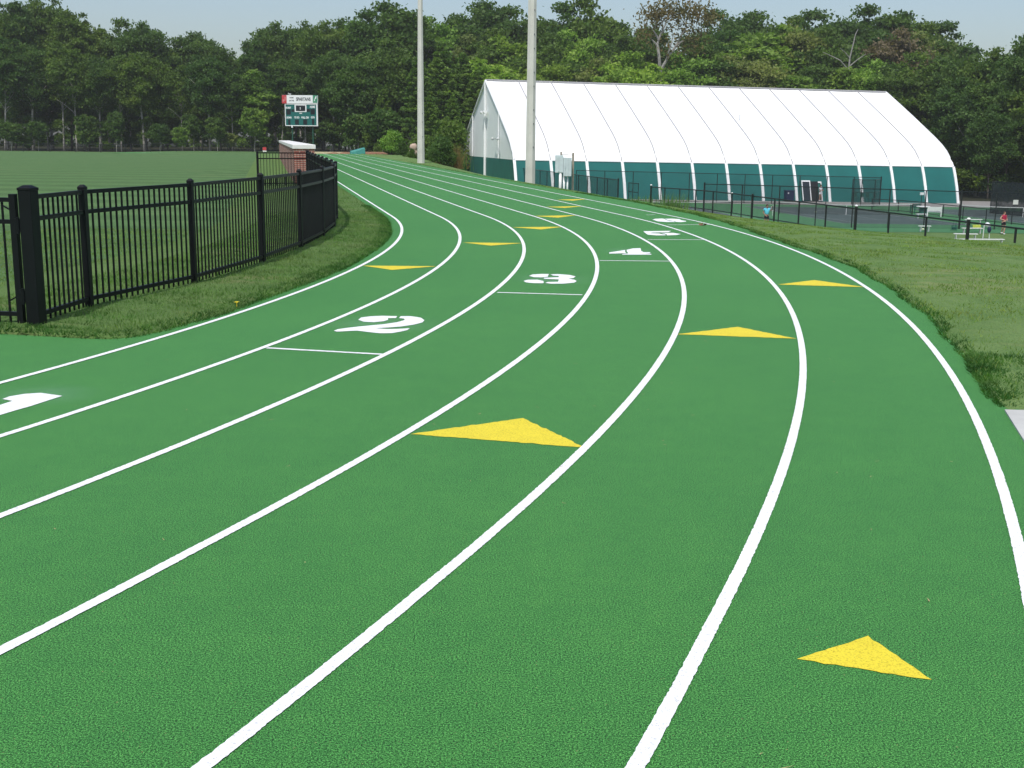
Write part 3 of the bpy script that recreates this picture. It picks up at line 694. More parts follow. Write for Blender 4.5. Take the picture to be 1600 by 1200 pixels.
for e in (0.0, TL):
    full = [(-d, z) for d, z in reversed(PRO)]+PRO[1:]
    mb = MB(); off = .12 if e == 0 else TL-.12; mb.add([TP(off, d, z) for d, z in full], [tuple(range(len(full)))]); mb.build('gable_wall', M['gable'], tent)
    lowp = [(-d, z) for d, z in LOW]+[(d, z) for d, z in reversed(LOW)]
    mb = MB(); mb.add([TP(off, d, z) for d, z in lowp], [tuple(range(len(lowp)))]); mb.build('gable_skirt', M['tealg'], tent)
for e in ev:
    for side in (1, -1):
        if side < 0 and e > 0: continue
        mb = MB(); pts = [(d+.07, z) for d, z in LOW]
        for (d0, z0), (d1, z1) in zip(pts[:-1], pts[1:]): mb.bar(TP(e, side*d0, z0), TP(e, side*d1, z1), .30, .12)
        mb.build('wall_rib', M['wmetal'], tent)
        mb = MB(); pts = [(d+.02, z+.03) for d, z in PRO]
        mb.tube([TP(e, side*d, z) for d, z in pts], .06 if 0 < e < TL else .12, 5); mb.build('roof_seam', M['seam'] if 0 < e < TL else M['wmetal'], tent)
mb = MB(); mb.tube([TP(0, 0, 12.92), TP(TL, 0, 12.92)], .10, 6); mb.build('ridge_trim', M['seam'], tent)
mb = MB(); mb.bar(TP(0, 16.5, 3.93), TP(TL, 16.5, 3.93), .05, .08); mb.build('eave_trim', M['wmetal'], tent)
for d in (-8.2, 0, 8.2):
    zt = float(np.interp(abs(d), [p[0] for p in PRO], [p[1] for p in PRO]))-.1
    MB().tube([TP(-.03, d, 1.6 if d == 0 else 3.95), TP(-.03, d, zt)], .16 if d == 0 else .09, 6).build('gable_post', M['wmetal'], tent)
for d, z in ((-.9, 9.2), (.9, 9.2)):
    mb = MB(); p = TP(-.25, d, z); mb.tube([p+tn*.45, p-tn*.45], .19, 8); mb.build('vent_hood', M['wmetal'], tent)
for d, z, w in ((8.0, 6.1, 1.5), (-14.5, 6.1, 1.3)):
    mb = MB(); p = TP(-.4, d, z); mb.bar(p+tn*w, p-tn*w, .1); mb.ball(p+tn*w, .16); mb.ball(p-tn*w, .16); mb.bar(p, p+tu*.4, .07); mb.build('floodlight_arm', M['alum'], tent)
def wallpt(u, z, out=.05):
    d = float(np.interp(-z, [-p[1] for p in LOW], [p[0] for p in LOW])); return TP(u, d+out, z)
def wallbox(u0, u1, z0, z1, out, dep, name, mat, parent):
    mb = MB(); a, b = wallpt(u0, z0, out), wallpt(u1, z0, out); c, d = wallpt(u0, z1, out), wallpt(u1, z1, out); q = -tn*dep
    mb.add([a, b, d, c, a+q, b+q, d+q, c+q], [(0, 1, 2, 3), (7, 6, 5, 4), (0, 4, 5, 1), (1, 5, 6, 2), (2, 6, 7, 3), (3, 7, 4, 0)]); return mb.build(name, mat, parent)
du = 32.6
door = wallbox(du, du+2.42, 0, 2.15, -.6, .9, 'entrance', M['tealg'], tent)
wallbox(du+1.05, du+1.98, .02, 2.1, .32, .012, 'doorway_shade_panel', M['dark'], door)  # flat dark panel, its colour stands in for the unlit interior of the doorway
wallbox(du+.1, du+.95, .05, 2.05, .32, .012, 'door_leaf', M['glass'], door)
for a in ((du, du+.1, 0, 2.2), (du+.95, du+1.05, 0, 2.2), (du+.1, du+.95, 2.06, 2.2), (du+2.3, du+2.4, 0, 2.1), (du+1.98, du+2.3, 1.95, 2.1)): wallbox(*a, .335, .04, 'door_frame', M['wmetal'], door)
p = TP(28.6, 8.8, 8.75); mb = MB(); mb.tube([p, p+Vector((0, 0, .62))], .06); mb.bar(p+Vector((-.1, 0, .62)), p+Vector((.14, 0, .5)), .07); mb.build('roof_vent_pipe', M['alum'], tent)
# ------------------------------------------------------------------ tennis courts below the bank
def GC(px, py, dz=0.0):
    r = ray(px, py); t = (-4.36+dz-EYE)/(r.z+.0125*r.x); return Vector((r.x*t, r.y*t, EYE+r.z*t))
def zc(x): return float(zcourt(x, 0))
BA = .15; bx = Vector((math.cos(BA), math.sin(BA), 0)); by = Vector((-math.sin(BA), math.cos(BA), 0)); C0 = Vector((26.6, 96.2, 0))
def CP(a, b, dz=0.0):
    p = C0+bx*a+by*b; return Vector((p.x, p.y, zc(p.x)+dz))
def cquad(a0, a1, b0, b1, dz, name, mat, parent=None, nx=1):
    mb = MB()
    for i in range(nx):
        x0, x1 = a0+(a1-a0)*i/nx, a0+(a1-a0)*(i+1)/nx
        mb.add([CP(x0, b0, dz), CP(x1, b0, dz), CP(x1, b1, dz), CP(x0, b1, dz)], [(0, 1, 2, 3)])
    return mb.build(name, mat, parent)
court = tag(cquad(-22, 46, -8.5, 28.6, .02, 'tennis_court', M['court'], nx=8), 'green acrylic tennis courts with slate playing areas', kind='structure')
def one_court(a0):
    cquad(a0, a0+10.97, 0, 23.77, .03, 'playing_area', M['slate'], court)
    w = .05
    def ln(x0, x1, y0, y1): cquad(a0+x0, a0+x1, y0, y1, .04, 'court_line', M['cline'], court)
    for x in (0, 10.97-w, 1.37, 9.6): ln(x, x+w, 0, 23.77)
    for y in (0, 23.77-w): ln(w, 1.37, y, y+w); ln(1.37+w, 9.6, y, y+w); ln(9.6+w, 10.92, y, y+w)
    for y in (5.485, 18.285): ln(1.42, 9.6, y, y+w)
    ln(5.46, 5.51, 5.54, 18.28)
def make_net():
    t = thing('tennis_net', 'black tennis net', 'tennis net'); mb = MB()
    for x in (-.91, 11.88):
        MB().tube([(x, 0, 0), (x, 0, 1.08)], .05, 8).build('net_post', M['blackpipe'], t)
    mb = MB(); n = 12
    z = lambda x: .914+.156*((x-5.485)/6.4)**2
    P_ = [-.91+12.79*i/n for i in range(n+1)]
    mb.add([(x, 0, .03) for x in P_]+[(x, 0, z(x)-.05) for x in P_], [(i, i+1, n+2+i, n+1+i) for i in range(n)]); mb.build('netting', M['net'], t)
    mb = MB()
    for i in range(n): mb.bar((P_[i], 0, z(P_[i])-.03), (P_[i+1], 0, z(P_[i+1])-.03), .02, .065)
    mb.build('head_band', M['cline'], t)
    MB().box((5.485, 0, .45), (.05, .02, .9)).build('centre_strap', M['wmetal'], t); return t
net0 = make_net()
for i, (a0, lab) in enumerate(((0.0, 'tennis net across the slate court in front of the tent doors'), (-17.2, 'tennis net on the partly hidden court left of the turquoise shirted player'), (17.4, 'tennis net on the court behind the woman in the crimson top'))):
    one_court(a0); t = net0 if i == 0 else copy_tree(net0)
    p = CP(a0, 11.885, .03); t.location = p; t.rotation_euler = (0, math.atan(.0125), BA); tag(t, lab, 'tennis net', 'nets on the tennis courts')
# asphalt apron between the courts and the tent
mb = MB(); q = [CP(-2, 28.7), CP(60, 28.7), CP(60, 46), (48, 142.5, -4.9), (30, 137, -4.6), (0, 129.5, -4.36), (-4, 126, -4.3)]
q = [CP(-1.5, 29.2), CP(58, 20), CP(62, 44), CP(22, 44), CP(-14, 34)]
mb.add([(p[0], p[1], zc(p[0])+.005) for p in q], [tuple(range(len(q)))]); mb.build('asphalt_apron', M['asphalt'])
tag(bpy.data.objects['asphalt_apron'], kind='structure')

# ------------------------------------------------------------------ chain link fences
def chain_fence(name, label, pts, h, mat, rp=.036, rr=.03, caps=(), group='black chain link fences', mid=False, low=True, big=(), post='fence_post'):
    t = thing(name, label, 'fence', pts[0], group=group); R = [Vector(p)-Vector(pts[0]) for p in pts]
    for i, p in enumerate(R):
        r = rp*(1.55 if i in big else 1); mb = MB(); hh = h+(.12 if i in big else .02)
        mb.tube([p+Vector((0, 0, -.25)), p+Vector((0, 0, hh))], r, 6)
        o = mb.build(post, M['blackpipe'], t)
        if i in caps: MB().ball(p+Vector((0, 0, hh+.01)), r*1.12, 8, 5, (1, 1, .7)).build('post_cap', M['wmetal'], o)
    mb = MB(); mb.tube([p+Vector((0, 0, h)) for p in R], rr, 6); mb.build('top_rail', M['blackpipe'], t)
    if low: MB().tube([p+Vector((0, 0, .12)) for p in R], rr*.8, 5).build('bottom_rail', M['blackpipe'], t)
    if mid: MB().tube([p+Vector((0, 0, h*.55)) for p in R], rr*.8, 5).build('middle_rail', M['blackpipe'], t)
    mb = MB(); n = len(R); mb.add([p+Vector((0, 0, .05)) for p in R]+[p+Vector((0, 0, h)) for p in R], [(i, i+1, n+i+1, n+i) for i in range(n-1)])
    mb.build('mesh', mat, t); return t
def fz(s): return float(zfence(s))+.0
def FQ(s, o=24.0): p = P(s, o); p.z = -1.3-1.22-.3*float(sstep(s, 40, 62)); return p
lo = [FQ(s) for s in np.arange(55.2, 3.0, -3.05)]
chain_fence('low_chain_link_fence', 'low black chain link fence running along the foot of the grass bank', lo, 1.24, M['chain'], .044, .034, caps=(0, 5, 10, 13), big=(0, 6, 10, 13))
hi = [FQ(s) for s in np.arange(100, 60.5, -3.05)]
chain_fence('low_chain_link_fence', 'low chain link fence with dark mesh in front of the tent near the thick pole', hi, 1.52, M['chaind'], .040, .030, big=(len(hi)-1,))
g1, g2 = FQ(60.6), FQ(56.0)
gt = thing('chain_link_gate', 'open black chain link gate in the low fence beside tall weeds', 'gate', g1); mb = MB(); d = (FQ(62)-FQ(58)).normalized(); w = Vector((.55, -1.75, 0))
for a, b in (((0, 0, .1), (0, 0, 1.45)), (w+Vector((0, 0, .1)), w+Vector((0, 0, 1.45))), ((0, 0, 1.4), w+Vector((0, 0, 1.4))), ((0, 0, .15), w+Vector((0, 0, .15))), ((0, 0, .75), w+Vector((0, 0, .75)))): mb.tube([Vector(a), Vector(b)], .026, 6)
mb.build('gate_frame', M['blackpipe'], gt); MB().add([(0, 0, .15), w+Vector((0, 0, .15)), w+Vector((0, 0, 1.4)), (0, 0, 1.4)], [(0, 1, 2, 3)]).build('mesh', M['chain'], gt)
nf = []
for i in range(13):
    a = -13.2+i*2.95; p = CP(a, -4.6); nf.append(Vector((p.x, p.y, zc(p.x)-.012*max(0, p.x-16))))
chain_fence('court_fence', 'tall black chain link fence along the near side of the tennis courts', nf, 3.12, M['chain'], .044, .032, big=(0, 7))
ff = []
for i in range(12):
    x = 6.4+i*2.98; y = 124.0+(x-6.4)*.13; ff.append(Vector((x, y, -4.4-.0165*(x-6.4))))
chain_fence('court_fence', 'tall black chain link fence on the far side of the courts before the tent', ff, 3.05, M['chain'], .042, .030, big=(11,))
e0 = ff[-1]; sf = [e0, e0+Vector((-1.5, -3.0, 0)), e0+Vector((-3.0, -3.4, 0)), e0+Vector((-3.2, -.7, 0))]
chain_fence('fence_enclosure', 'small tall mesh enclosure at the right end of the far court fence', sf, 2.9, M['chaind'], .04, .026, mid=True)
lf = []
for p_ in ((1362, 329), (1403, 331), (1444, 335), (1473, 339), (1504, 342.5), (1540, 347), (1580, 351), (1625, 356)): lf.append(GC(*p_))
chain_fence('low_chain_link_fence', 'low black chain link fence behind the white bench and the table', lf, 1.12, M['chain'], .044, .032)
ws = [Vector((x, y, zc(x))) for x, y in ((46.6, 117), (48.5, 112), (50.5, 107), (52.5, 102), (54.5, 97), (57, 92))]
chain_fence('windscreen_fence', 'tall fence covered with dark windscreen cloth at the right of the courts', ws, 3.1, M['screen'], .04, .024)
# infield boundary fence in front of the left wood
bf = []
for i in range(15):
    x = -84+i*3.7; y = 178+.09*(x+84)-.4*math.sin(i); bf.append(Vector((x, y, Hf(x, y))))
chain_fence('boundary_fence', 'thin dark wire fence along the far edge of the mown infield', bf, 1.15, m_net('thin_wire_mesh', (.01, .015, .012), .07), .05, .03, low=False)

# ------------------------------------------------------------------ court furniture
def bench_back(p, rz, mat, label, L=1.5):
    t = thing('garden_bench', label, 'bench', p, rz)
    mb = MB()
    for i in range(5): mb.box((0, -.24+i*.115, .43), (L, .10, .03))
    mb.build('seat', mat, t)
    mb = MB()
    for z in (.56, .66, .76, .86): mb.box((0, .30+.12*(z-.43), z), (L, .025, .08))
    mb.build('backrest', mat, t)
    for sx_ in (-1, 1):
        for y, z in ((-.24, .62), (.30, .92)): MB().box((sx_*(L/2-.04), y, z/2), (.07, .06, z)).build('leg', mat, t)
        MB().box((sx_*(L/2-.04), .02, .64), (.08, .62, .035)).build('armrest', mat, t)
    return t
bp = GC(1459, 338.5); bench_back(bp, 2.9, M['benchw'], 'white plastic garden bench beside the round topped drinks table', 1.25)
bp = GC(1433, 333.5); bench_back(bp, .5, M['gplastic'], 'dark green bench left of the white topped table', 1.3)
tp = GC(1441.5, 336.5); t = thing('table', 'green barrel table with a white top between two benches', 'table', tp)
MB().tube([(0, 0, 0), (0, 0, .2), (0, 0, .78)], [.34, .38, .36], 14).build('barrel', M['gplastic'], t, smooth=True); MB().tube([(0, 0, .78), (0, 0, .84)], [.62, .62], 16).build('tabletop', M['benchw'], t)
up_ = GC(1438, 333); t = thing('score_post', 'thin dark post with a small white box on top behind the table', 'post', up_); MB().tube([(0, 0, 0), (0, 0, 1.75)], .03, 6).build('pole', M['blackpipe'], t); MB().box((0, 0, 1.85), (.32, .2, .24)).build('box', M['wmetal'], t)
def low_bench(px, py, L, rz, label, hgt=.42, dp=.3):
    p = GC(px, py); t = thing('low_bench', label, 'bench', p, rz, group='low white benches on the courts')
    MB().box((0, 0, hgt), (L, dp, .05)).build('seat', M['benchw'], t)
    for s in (-1, 1):
        mb = MB(); mb.box((s*(L/2-.15), 0, hgt/2), (.05, dp*.8, hgt-.03)); mb.build('leg', M['alum'], t)
low_bench(1444, 362, .9, .05, 'short low white bench standing alone near the tall court fence')
low_bench(1440, 342, 1.0, .05, 'low white bench in front of the green barrel table')
low_bench(1508, 374.5, 1.6, -.06, 'white bench just behind the long one at the court edge', .40)
low_bench(1518, 384, 4.2, .06, 'long white bench at the near edge of the courts', .42)
low_bench(1518, 365.5, 1.5, 0, 'low white bench next to the bag and terminal post', .42)
low_bench(1520, 352.5, 1.4, 0, 'pale bench with a yellow towel lying on it', .50)
p = GC(1520, 352.5, .5); mb = MB(); mb.box((.25, 0, .04), (.6, .28, .03)); mb.box((.25, -.15, -.06), (.6, .02, .2)); o = mb.build('towel', simple('yellow_towel', (.55, .62, .10), .9)); o.location = p; tag(o, 'bright yellow towel lying on a pale bench', 'towel')
hp = GC(1490.5, 361); t = thing('ball_hopper', 'dark green wire ball hopper standing on the green court', 'ball hopper', hp)
mb = MB()
for z in (.12, .22, .32, .42): mb.tube([(math.cos(a)*.24, math.sin(a)*.17, z) for a in np.linspace(0, 2*PI, 13)], .012, 4)
for a in np.linspace(0, 2*PI, 13)[:-1]: mb.bar((math.cos(a)*.24, math.sin(a)*.17, .1), (math.cos(a)*.24, math.sin(a)*.17, .42), .012)
mb.ball((0, 0, .22), .2, 8, 6, (1, .7, .6)); mb.build('basket', M['gplastic'], t)
for s in (-1, 1): MB().tube([(s*.1, 0, .1), (s*.11, 0, .84)], .015, 5).build('handle', M['gplastic'], t); MB().tube([(s*.2, .1, 0), (s*.2, .1, .14)], .012, 5).build('leg', M['gplastic'], t)
cp_ = TB+wallpt(30.6, 0, 1.0); t = thing('waste_bin', 'navy blue wheeled bin standing against the teal tent wall', 'bin', cp_, TA)
MB().box((0, 0, .55), (.85, .7, 1.0), taper=1.12).build('body', M['navy'], t, bevel=.03); MB().box((0, 0, 1.1), (1.0, .82, .10)).build('lid', M['navy'], t, bevel=.02)
MB().box((-.3, -.44, .85), (.14, .02, .14)).build('sticker', M['wmetal'], t)
for s in (-1, 1): mb = MB(); mb.tube([(s*.46, .3, .12), (s*.40, .3, .12)], .12, 10); mb.build('wheel', M['blackpipe'], t)
for i in range(4):
    p = TB+wallpt(38.3+i*.8, 0, 1.6+.2*(i % 2)); t = thing('stacking_chair', 'dark green chair in the row standing by the teal tent wall', 'chair', p, TA+.1*i, group='green chairs along the tent wall')
    MB().box((0, 0, .45), (.5, .48, .04)).build('seat', M['gplastic'], t); MB().box((0, .24, .75), (.5, .03, .5)).build('backrest', M['gplastic'], t)
    for a in (-1, 1):
        for b in (-1, 1): MB().box((a*.22, b*.2, .22), (.04, .04, .44)).build('leg', M['gplastic'], t)
sp = Vector(nf[-1])+Vector((0, -.06, 0)); p = at(1587, 316, nf[-1].y-.1)
o = MB().box((0, 0, 0), (.40, .02, .36)).build('notice_board', M['coping']); o.location = p; tag(o, 'small blank white notice hung on the tall court fence', 'sign')
for px, py, dz, lab in ((1442, 359.5, .0, 'tennis ball on the green court near a low bench'), (1274.5, 331.6, .0, 'pale tennis ball lying on the slate court')):
    p = GC(px, py+1); o = MB().ball((0, 0, .10), .10, 10, 7).build('tennis_ball', M['ball'], smooth=True); o.location = p; tag(o, lab, 'ball')
p = GC(1540.5, 372.5); t = thing('bag_stand', 'white towel and navy sports bag hanging on a small stand behind the end post', 'bag', p)
for a in (-1, 1): MB().tube([(a*.22, 0, 0), (a*.2, 0, 1.0)], .03, 6).build('leg', M['wmetal'], t)
mb = MB(); mb.ball((.0, -.02, .95), .22, 10, 7, (.9, .5, .75), jit=.3); mb.build('towel', M['wshirt'], t, smooth=True); mb = MB(); mb.ball((.16, -.05, .62), .2, 10, 7, (.7, .5, 1.15), jit=.2); mb.build('bag', M['navy'], t, smooth=True)
p = GC(1206.5, 343.5); t = thing('racket', 'white tennis racket propped up near the foot of the low fence', 'racket', p+Vector((0, 0, .65)))
MB().tube([(math.cos(a)*.15, 0, .30+math.sin(a)*.19) for a in np.linspace(0, 2*PI, 17)], .018, 5).build('head', M['wmetal'], t); MB().tube([(0, 0, .11), (0, 0, -.3)], .018, 6).build('handle', M['wmetal'], t)

# things at the far end of the track
p = at(560, 240.5, 139.0); p.z = Hf(p.x, p.y); t = thing('covered_mat', 'low sloping landing mat under a turquoise tarp past the end of the straight', 'mat', p, .25); mb = MB()
mb.add([(-.95, -.6, 0), (.75, -.6, 0), (.75, .6, 0), (-.95, .6, 0), (-.9, -.55, .34), (.7, -.55, .78), (.7, .5, .82), (-.9, .5, .4)], [(3, 2, 1, 0), (4, 5, 6, 7), (0, 1, 5, 4), (1, 2, 6, 5), (2, 3, 7, 6), (3, 0, 4, 7)])
mb.build('tarp', M['teal_tarp'], t, bevel=.06); MB().box((.45, -.62, .1), (.35, .06, .22)).build('flap', M['teal_tarp'], t)
a, b = at(489, 238, 146), at(549, 238, 146); mb = MB(); za = Hf(a.x, a.y); c = (a+b)/2; mb.box((c.x, c.y, za+.12), ((b-a).length, .5, .5)); tag(mb.build('sand_pit_edge', M['sand']), kind='structure')
mb = MB()
for i in range(40):
    u = RNG.random(); q = at(500+95*u, 238, 150-9*u+RNG.uniform(-2, 2)); mb.ball((q.x, q.y, Hf(q.x, q.y)+.03), RNG.uniform(.4, .8), 8, 5, (1.3, 1, .42), jit=.4)
tag(mb.build('mulch_heap', M['mulch'], smooth=True), 'low bank of brown mulch behind the sand pit', 'mulch', kind='stuff')
p = at(645.5, 238, 100); g = Hf(p.x, p.y); h = at(645.5, 223.5, 100).z-g
mb = MB(); mb.ball((0, 0, h*.4), .40, 12, 8, (1, .8, .55*h), jit=.2); mb.ball((.05, 0, h-.34), .32, 12, 8, (1, .8, .95), jit=.3); o = mb.build('boulder', M['rock'], smooth=True); o.location = (p.x, p.y, g); tag(o, 'pinkish beige boulder between the bushes left of the pole', 'rock')
p = at(413.5, 238.5, 170); p.z = Hf(p.x, p.y); t = thing('warning_sign', 'small red sign on a short stand at the far edge of the infield', 'sign', p); MB().box((0, 0, .62), (.5, .05, .42)).build('panel', M['redp'], t); MB().box((0, .02, .3), (.52, .04, .2)).build('lower_panel', M['coping'], t); MB().box((0, .03, .15), (.08, .05, .3)).build('stand', M['blackpipe'], t)
p = G(1098, 353); mb = MB()
for i in range(5): a = i*1.3; mb.add([(0, 0, .01), (.05*math.cos(a), .05*math.sin(a), .05+.02*(i % 2)), (.10*math.cos(a+.3), .10*math.sin(a+.3), .045), (.06*math.cos(a+.7), .06*math.sin(a+.7), .012)], [(0, 1, 2, 3)])
o = mb.build('dead_leaf', M['mulch']); o.location = p; tag(o, 'curled brown dead leaf on the track next to lane six', 'leaf')
p = G(370, 482); mb = MB(); 
for i in range(6): a = i*1.05; mb.add([(0, 0, .05), (.02*math.cos(a-.4), .02*math.sin(a-.4), .07), (.035*math.cos(a), .035*math.sin(a), .065), (.02*math.cos(a+.4), .02*math.sin(a+.4), .07)], [(0, 1, 2, 3)])
mb.tube([(0, 0, 0), (0, 0, .05)], .004, 4); o = mb.build('yellow_flower', M['yflower']); o.location = p; tag(o, 'single small yellow flower at the edge of the inner verge', 'flower')
# ------------------------------------------------------------------ people
def skin_mesh(name, verts, edges, radii, mat, sub=1):
    me = bpy.data.meshes.new(name); me.from_pydata([tuple(v) for v in verts], edges, [])
    o = bpy.data.objects.new(name, me); COL.objects.link(o)
    o.modifiers.new('skin', 'SKIN').use_smooth_shade = True
    for i, r in enumerate(radii):
        r = r if hasattr(r, '__len__') else (r, r); d = me.skin_vertices[0].data[i]; d.radius = r; d.use_root = (i == 0)
    s = o.modifiers.new('sub', 'SUBSURF'); s.levels = s.render_levels = sub
    bpy.context.view_layer.update()
    out = bpy.data.meshes.new_from_object(o.evaluated_get(bpy.context.evaluated_depsgraph_get()))
    bpy.data.objects.remove(o); out.name = name; out.materials.clear(); out.materials.append(mat)
    out.polygons.foreach_set('use_smooth', [True]*len(out.polygons)); return out
class Graph:
    def __init__(s): s.v = []; s.e = []; s.r = []
    def add(s, p, r, par=None):
        s.v.append(Vector(p)); s.r.append(r)
        if par is not None: s.e.append((par, len(s.v)-1))
        return len(s.v)-1
    def chain(s, par, pts):
        for p, r in pts: par = s.add(p, r, par)
        return par
def person(label, loc, rz, J, skin, shirt, shorts, hair, sleeve=.5, hairlong=False, shoes=None, cat='person', scale=1.0):
    t = thing('person', label, cat, loc, rz); t.scale = (scale,)*3
    V_ = {k: Vector(v) for k, v in J.items()}
    g = Graph(); pel = g.add(V_['pelvis'], (.145, .10)); ch0 = g.add(V_['waist'], (.125, .09), pel); ch = g.add(V_['chest'], (.155, .105), ch0)
    nb = g.add(V_['neck'], (.07, .065), ch); n2 = g.add(V_['neck']+(V_['head']-V_['neck'])*.45, .052, nb)
    hd = V_['head']; f = Vector(J.get('face', (0, -1, 0))).normalized()
    h1 = g.add(hd-Vector((0, 0, .045)), (.068, .082), n2); h2 = g.add(hd+Vector((0, 0, .045)), (.078, .096), h1); g.add(hd+Vector((0, 0, .105)), (.055, .07), h2)
    g.add(hd-Vector((0, 0, .01))+f*.108, .013, h1)
    for sd in ('l', 'r'):
        sh, el, wr = V_['sh'+sd], V_['el'+sd], V_['wr'+sd]
        w = g.chain(ch, [(sh, .062), (sh.lerp(el, .5), .050), (el, .042), (el.lerp(wr, .45), .040), (wr, .027)])
        d = (wr-el).normalized(); side = d.cross(f if abs(d.dot(f)) < .9 else Vector((0, 0, 1))).normalized()
        pm = g.add(wr+d*.07, (.038, .022), w)
        for k, (off, L) in enumerate(((-.030, .070), (-.010, .082), (.010, .078), (.030, .060))):
            a = wr+d*.095+side*off; cur = f*.012
            g.chain(pm, [(a, .0095), (a+d*L*.55+cur, .0085), (a+d*L+cur*2.2, .0075)])
        g.chain(w, [(wr+d*.03+side*.045, .012), (wr+d*.075+side*.062+f*.01, .0095)])
        hp, kn, an, toe = V_['hp'+sd], V_['kn'+sd], V_['an'+sd], V_['toe'+sd]
        a = g.chain(pel, [(hp, .088), (hp.lerp(kn, .5), .074), (kn, .054), (kn.lerp(an, .35), .056), (an, .036)]); g.add(toe, (.036, .03), a)
    me = skin_mesh('person_body', g.v, g.e, g.r, skin); link('body', me, t)
    s = Graph(); a0 = s.add(V_['pelvis']+Vector((0, 0, .02)), (.175, .13)); a1 = s.add(V_['waist'], (.168, .125), a0); a2 = s.add(V_['chest'], (.178, .13), a1); s.add(V_['neck']-Vector((0, 0, .025)), (.085, .08), a2)
    for sd in ('l', 'r'):
        sh, el = V_['sh'+sd], V_['el'+sd]; s.chain(a2, [(sh, .078), (sh.lerp(el, sleeve), .068)])
    link('shirt', skin_mesh('shirt', s.v, s.e, s.r, shirt), t)
    s = Graph(); a0 = s.add(V_['pelvis'], (.162, .122))
    s.add(V_['pelvis']+Vector((0, 0, .07)), (.155, .115), a0)
    for sd in ('l', 'r'):
        hp, kn = V_['hp'+sd], V_['kn'+sd]; s.chain(a0, [(hp, .105), (hp.lerp(kn, .55), .098)])
    link('shorts', skin_mesh('shorts', s.v, s.e, s.r, shorts), t)
    mb = MB(); c = hd-f*.018+Vector((0, 0, .055)); mb.ball(c, .098, 12, 8, (.93, 1.05, .95), jit=.05)
    if hairlong: mb.tube([hd-f*.08+Vector((0, 0, .09)), hd-f*.14+Vector((0, 0, .02)), hd-f*.13+Vector((0, 0, -.14))], [.045, .042, .015], 8)
    mb.build('hair', hair, t, smooth=True)
    sd = f.cross(Vector((0, 0, 1))).normalized(); mb = MB()
    for k in (-1, 1): mb.ball(hd+f*.083+sd*.033*k+Vector((0, 0, .018)), .013, 8, 5)
    mb.build('eyes', M['dark'], t); mb = MB(); mb.box(hd+f*.088-Vector((0, 0, .062)), (.045, .012, .010), rz=math.atan2(sd.y, sd.x)); mb.build('mouth', M['redp'], t)
    mb = MB()
    for k in (-1, 1): mb.ball(hd+sd*.078*k-Vector((0, 0, 0)), .026, 8, 5, (.5, .7, 1.2))
    mb.build('ears', skin, t)
    for q in ('l', 'r'):
        an, toe = V_['an'+q], V_['toe'+q]; d = (toe-an); d.z = 0; d.normalize(); mb = MB()
        mb.ball(an+d*.06-Vector((0, 0, .035)), .075, 10, 6, (.62, 1.75, .62) if abs(d.y) > .5 else (1.75, .62, .62)); mb.build('shoe', shoes or M['wshirt'], t, smooth=True)
    return t
ST = dict(pelvis=(0, 0, .96), waist=(0, .01, 1.10), chest=(0, .01, 1.30), neck=(0, .01, 1.47), head=(0, -.015, 1.60),
          shl=(.185, .01, 1.41), ell=(.24, .03, 1.13), wrl=(.25, -.06, .89), shr=(-.185, .01, 1.41), elr=(-.24, .03, 1.13), wrr=(-.25, -.06, .89),
          hpl=(.10, 0, .90), knl=(.11, -.02, .49), anl=(.115, .02, .09), toel=(.13, -.13, .035), hpr=(-.10, 0, .90), knr=(-.11, -.02, .49), anr=(-.115, .02, .09), toer=(-.13, -.13, .035))
def pose(**k): d = dict(ST); d.update(k); return d
# woman running towards the camera
p = GC(1566.5, 366.5)
person('woman in a crimson tank top and black shorts stepping across the green court', p, .25, pose(
    ell=(.29, .06, 1.15), wrl=(.16, -.16, 1.08), elr=(-.29, .05, 1.16), wrr=(-.13, -.17, 1.10), shl=(.165, .01, 1.40), shr=(-.165, .01, 1.40),
    knl=(.085, -.07, .50), anl=(.05, -.03, .09), toel=(.06, -.17, .035), knr=(-.07, -.03, .50), anr=(-.03, .14, .16), toer=(-.04, .03, .05)),
    M['skin'], M['red_top'], M['shorts'], M['hair'], sleeve=.06, hairlong=True, scale=.985)
# man by the fence, one hand raised to his face
p = at(1197, 352.5, 88.5); p.z = zc(p.x); 
person('person in a turquoise shirt standing behind the low fence with one arm raised', p, .2, pose(
    elr=(-.25, .05, 1.14), wrr=(-.16, -.16, .98), ell=(.34, -.06, 1.30), wrl=(.30, -.20, 1.50), head=(0, -.03, 1.60)),
    M['skind'], M['teal_shirt'], M['shorts'], M['hair'], sleeve=.55, scale=1.03)
# player in white at the tent door
p = TB+wallpt(34.45, 0, .75)
person('person dressed all in white standing in the open tent doorway', p, TA+.5, pose(
    ell=(.24, -.05, 1.14), wrl=(.08, -.20, 1.12), elr=(-.24, -.04, 1.14), wrr=(-.06, -.21, 1.14), anl=(.13, -.1, .09), toel=(.15, -.25, .035)),
    M['skind'], M['wshirt'], M['wshirt'], M['hair'], sleeve=.6, scale=1.04)
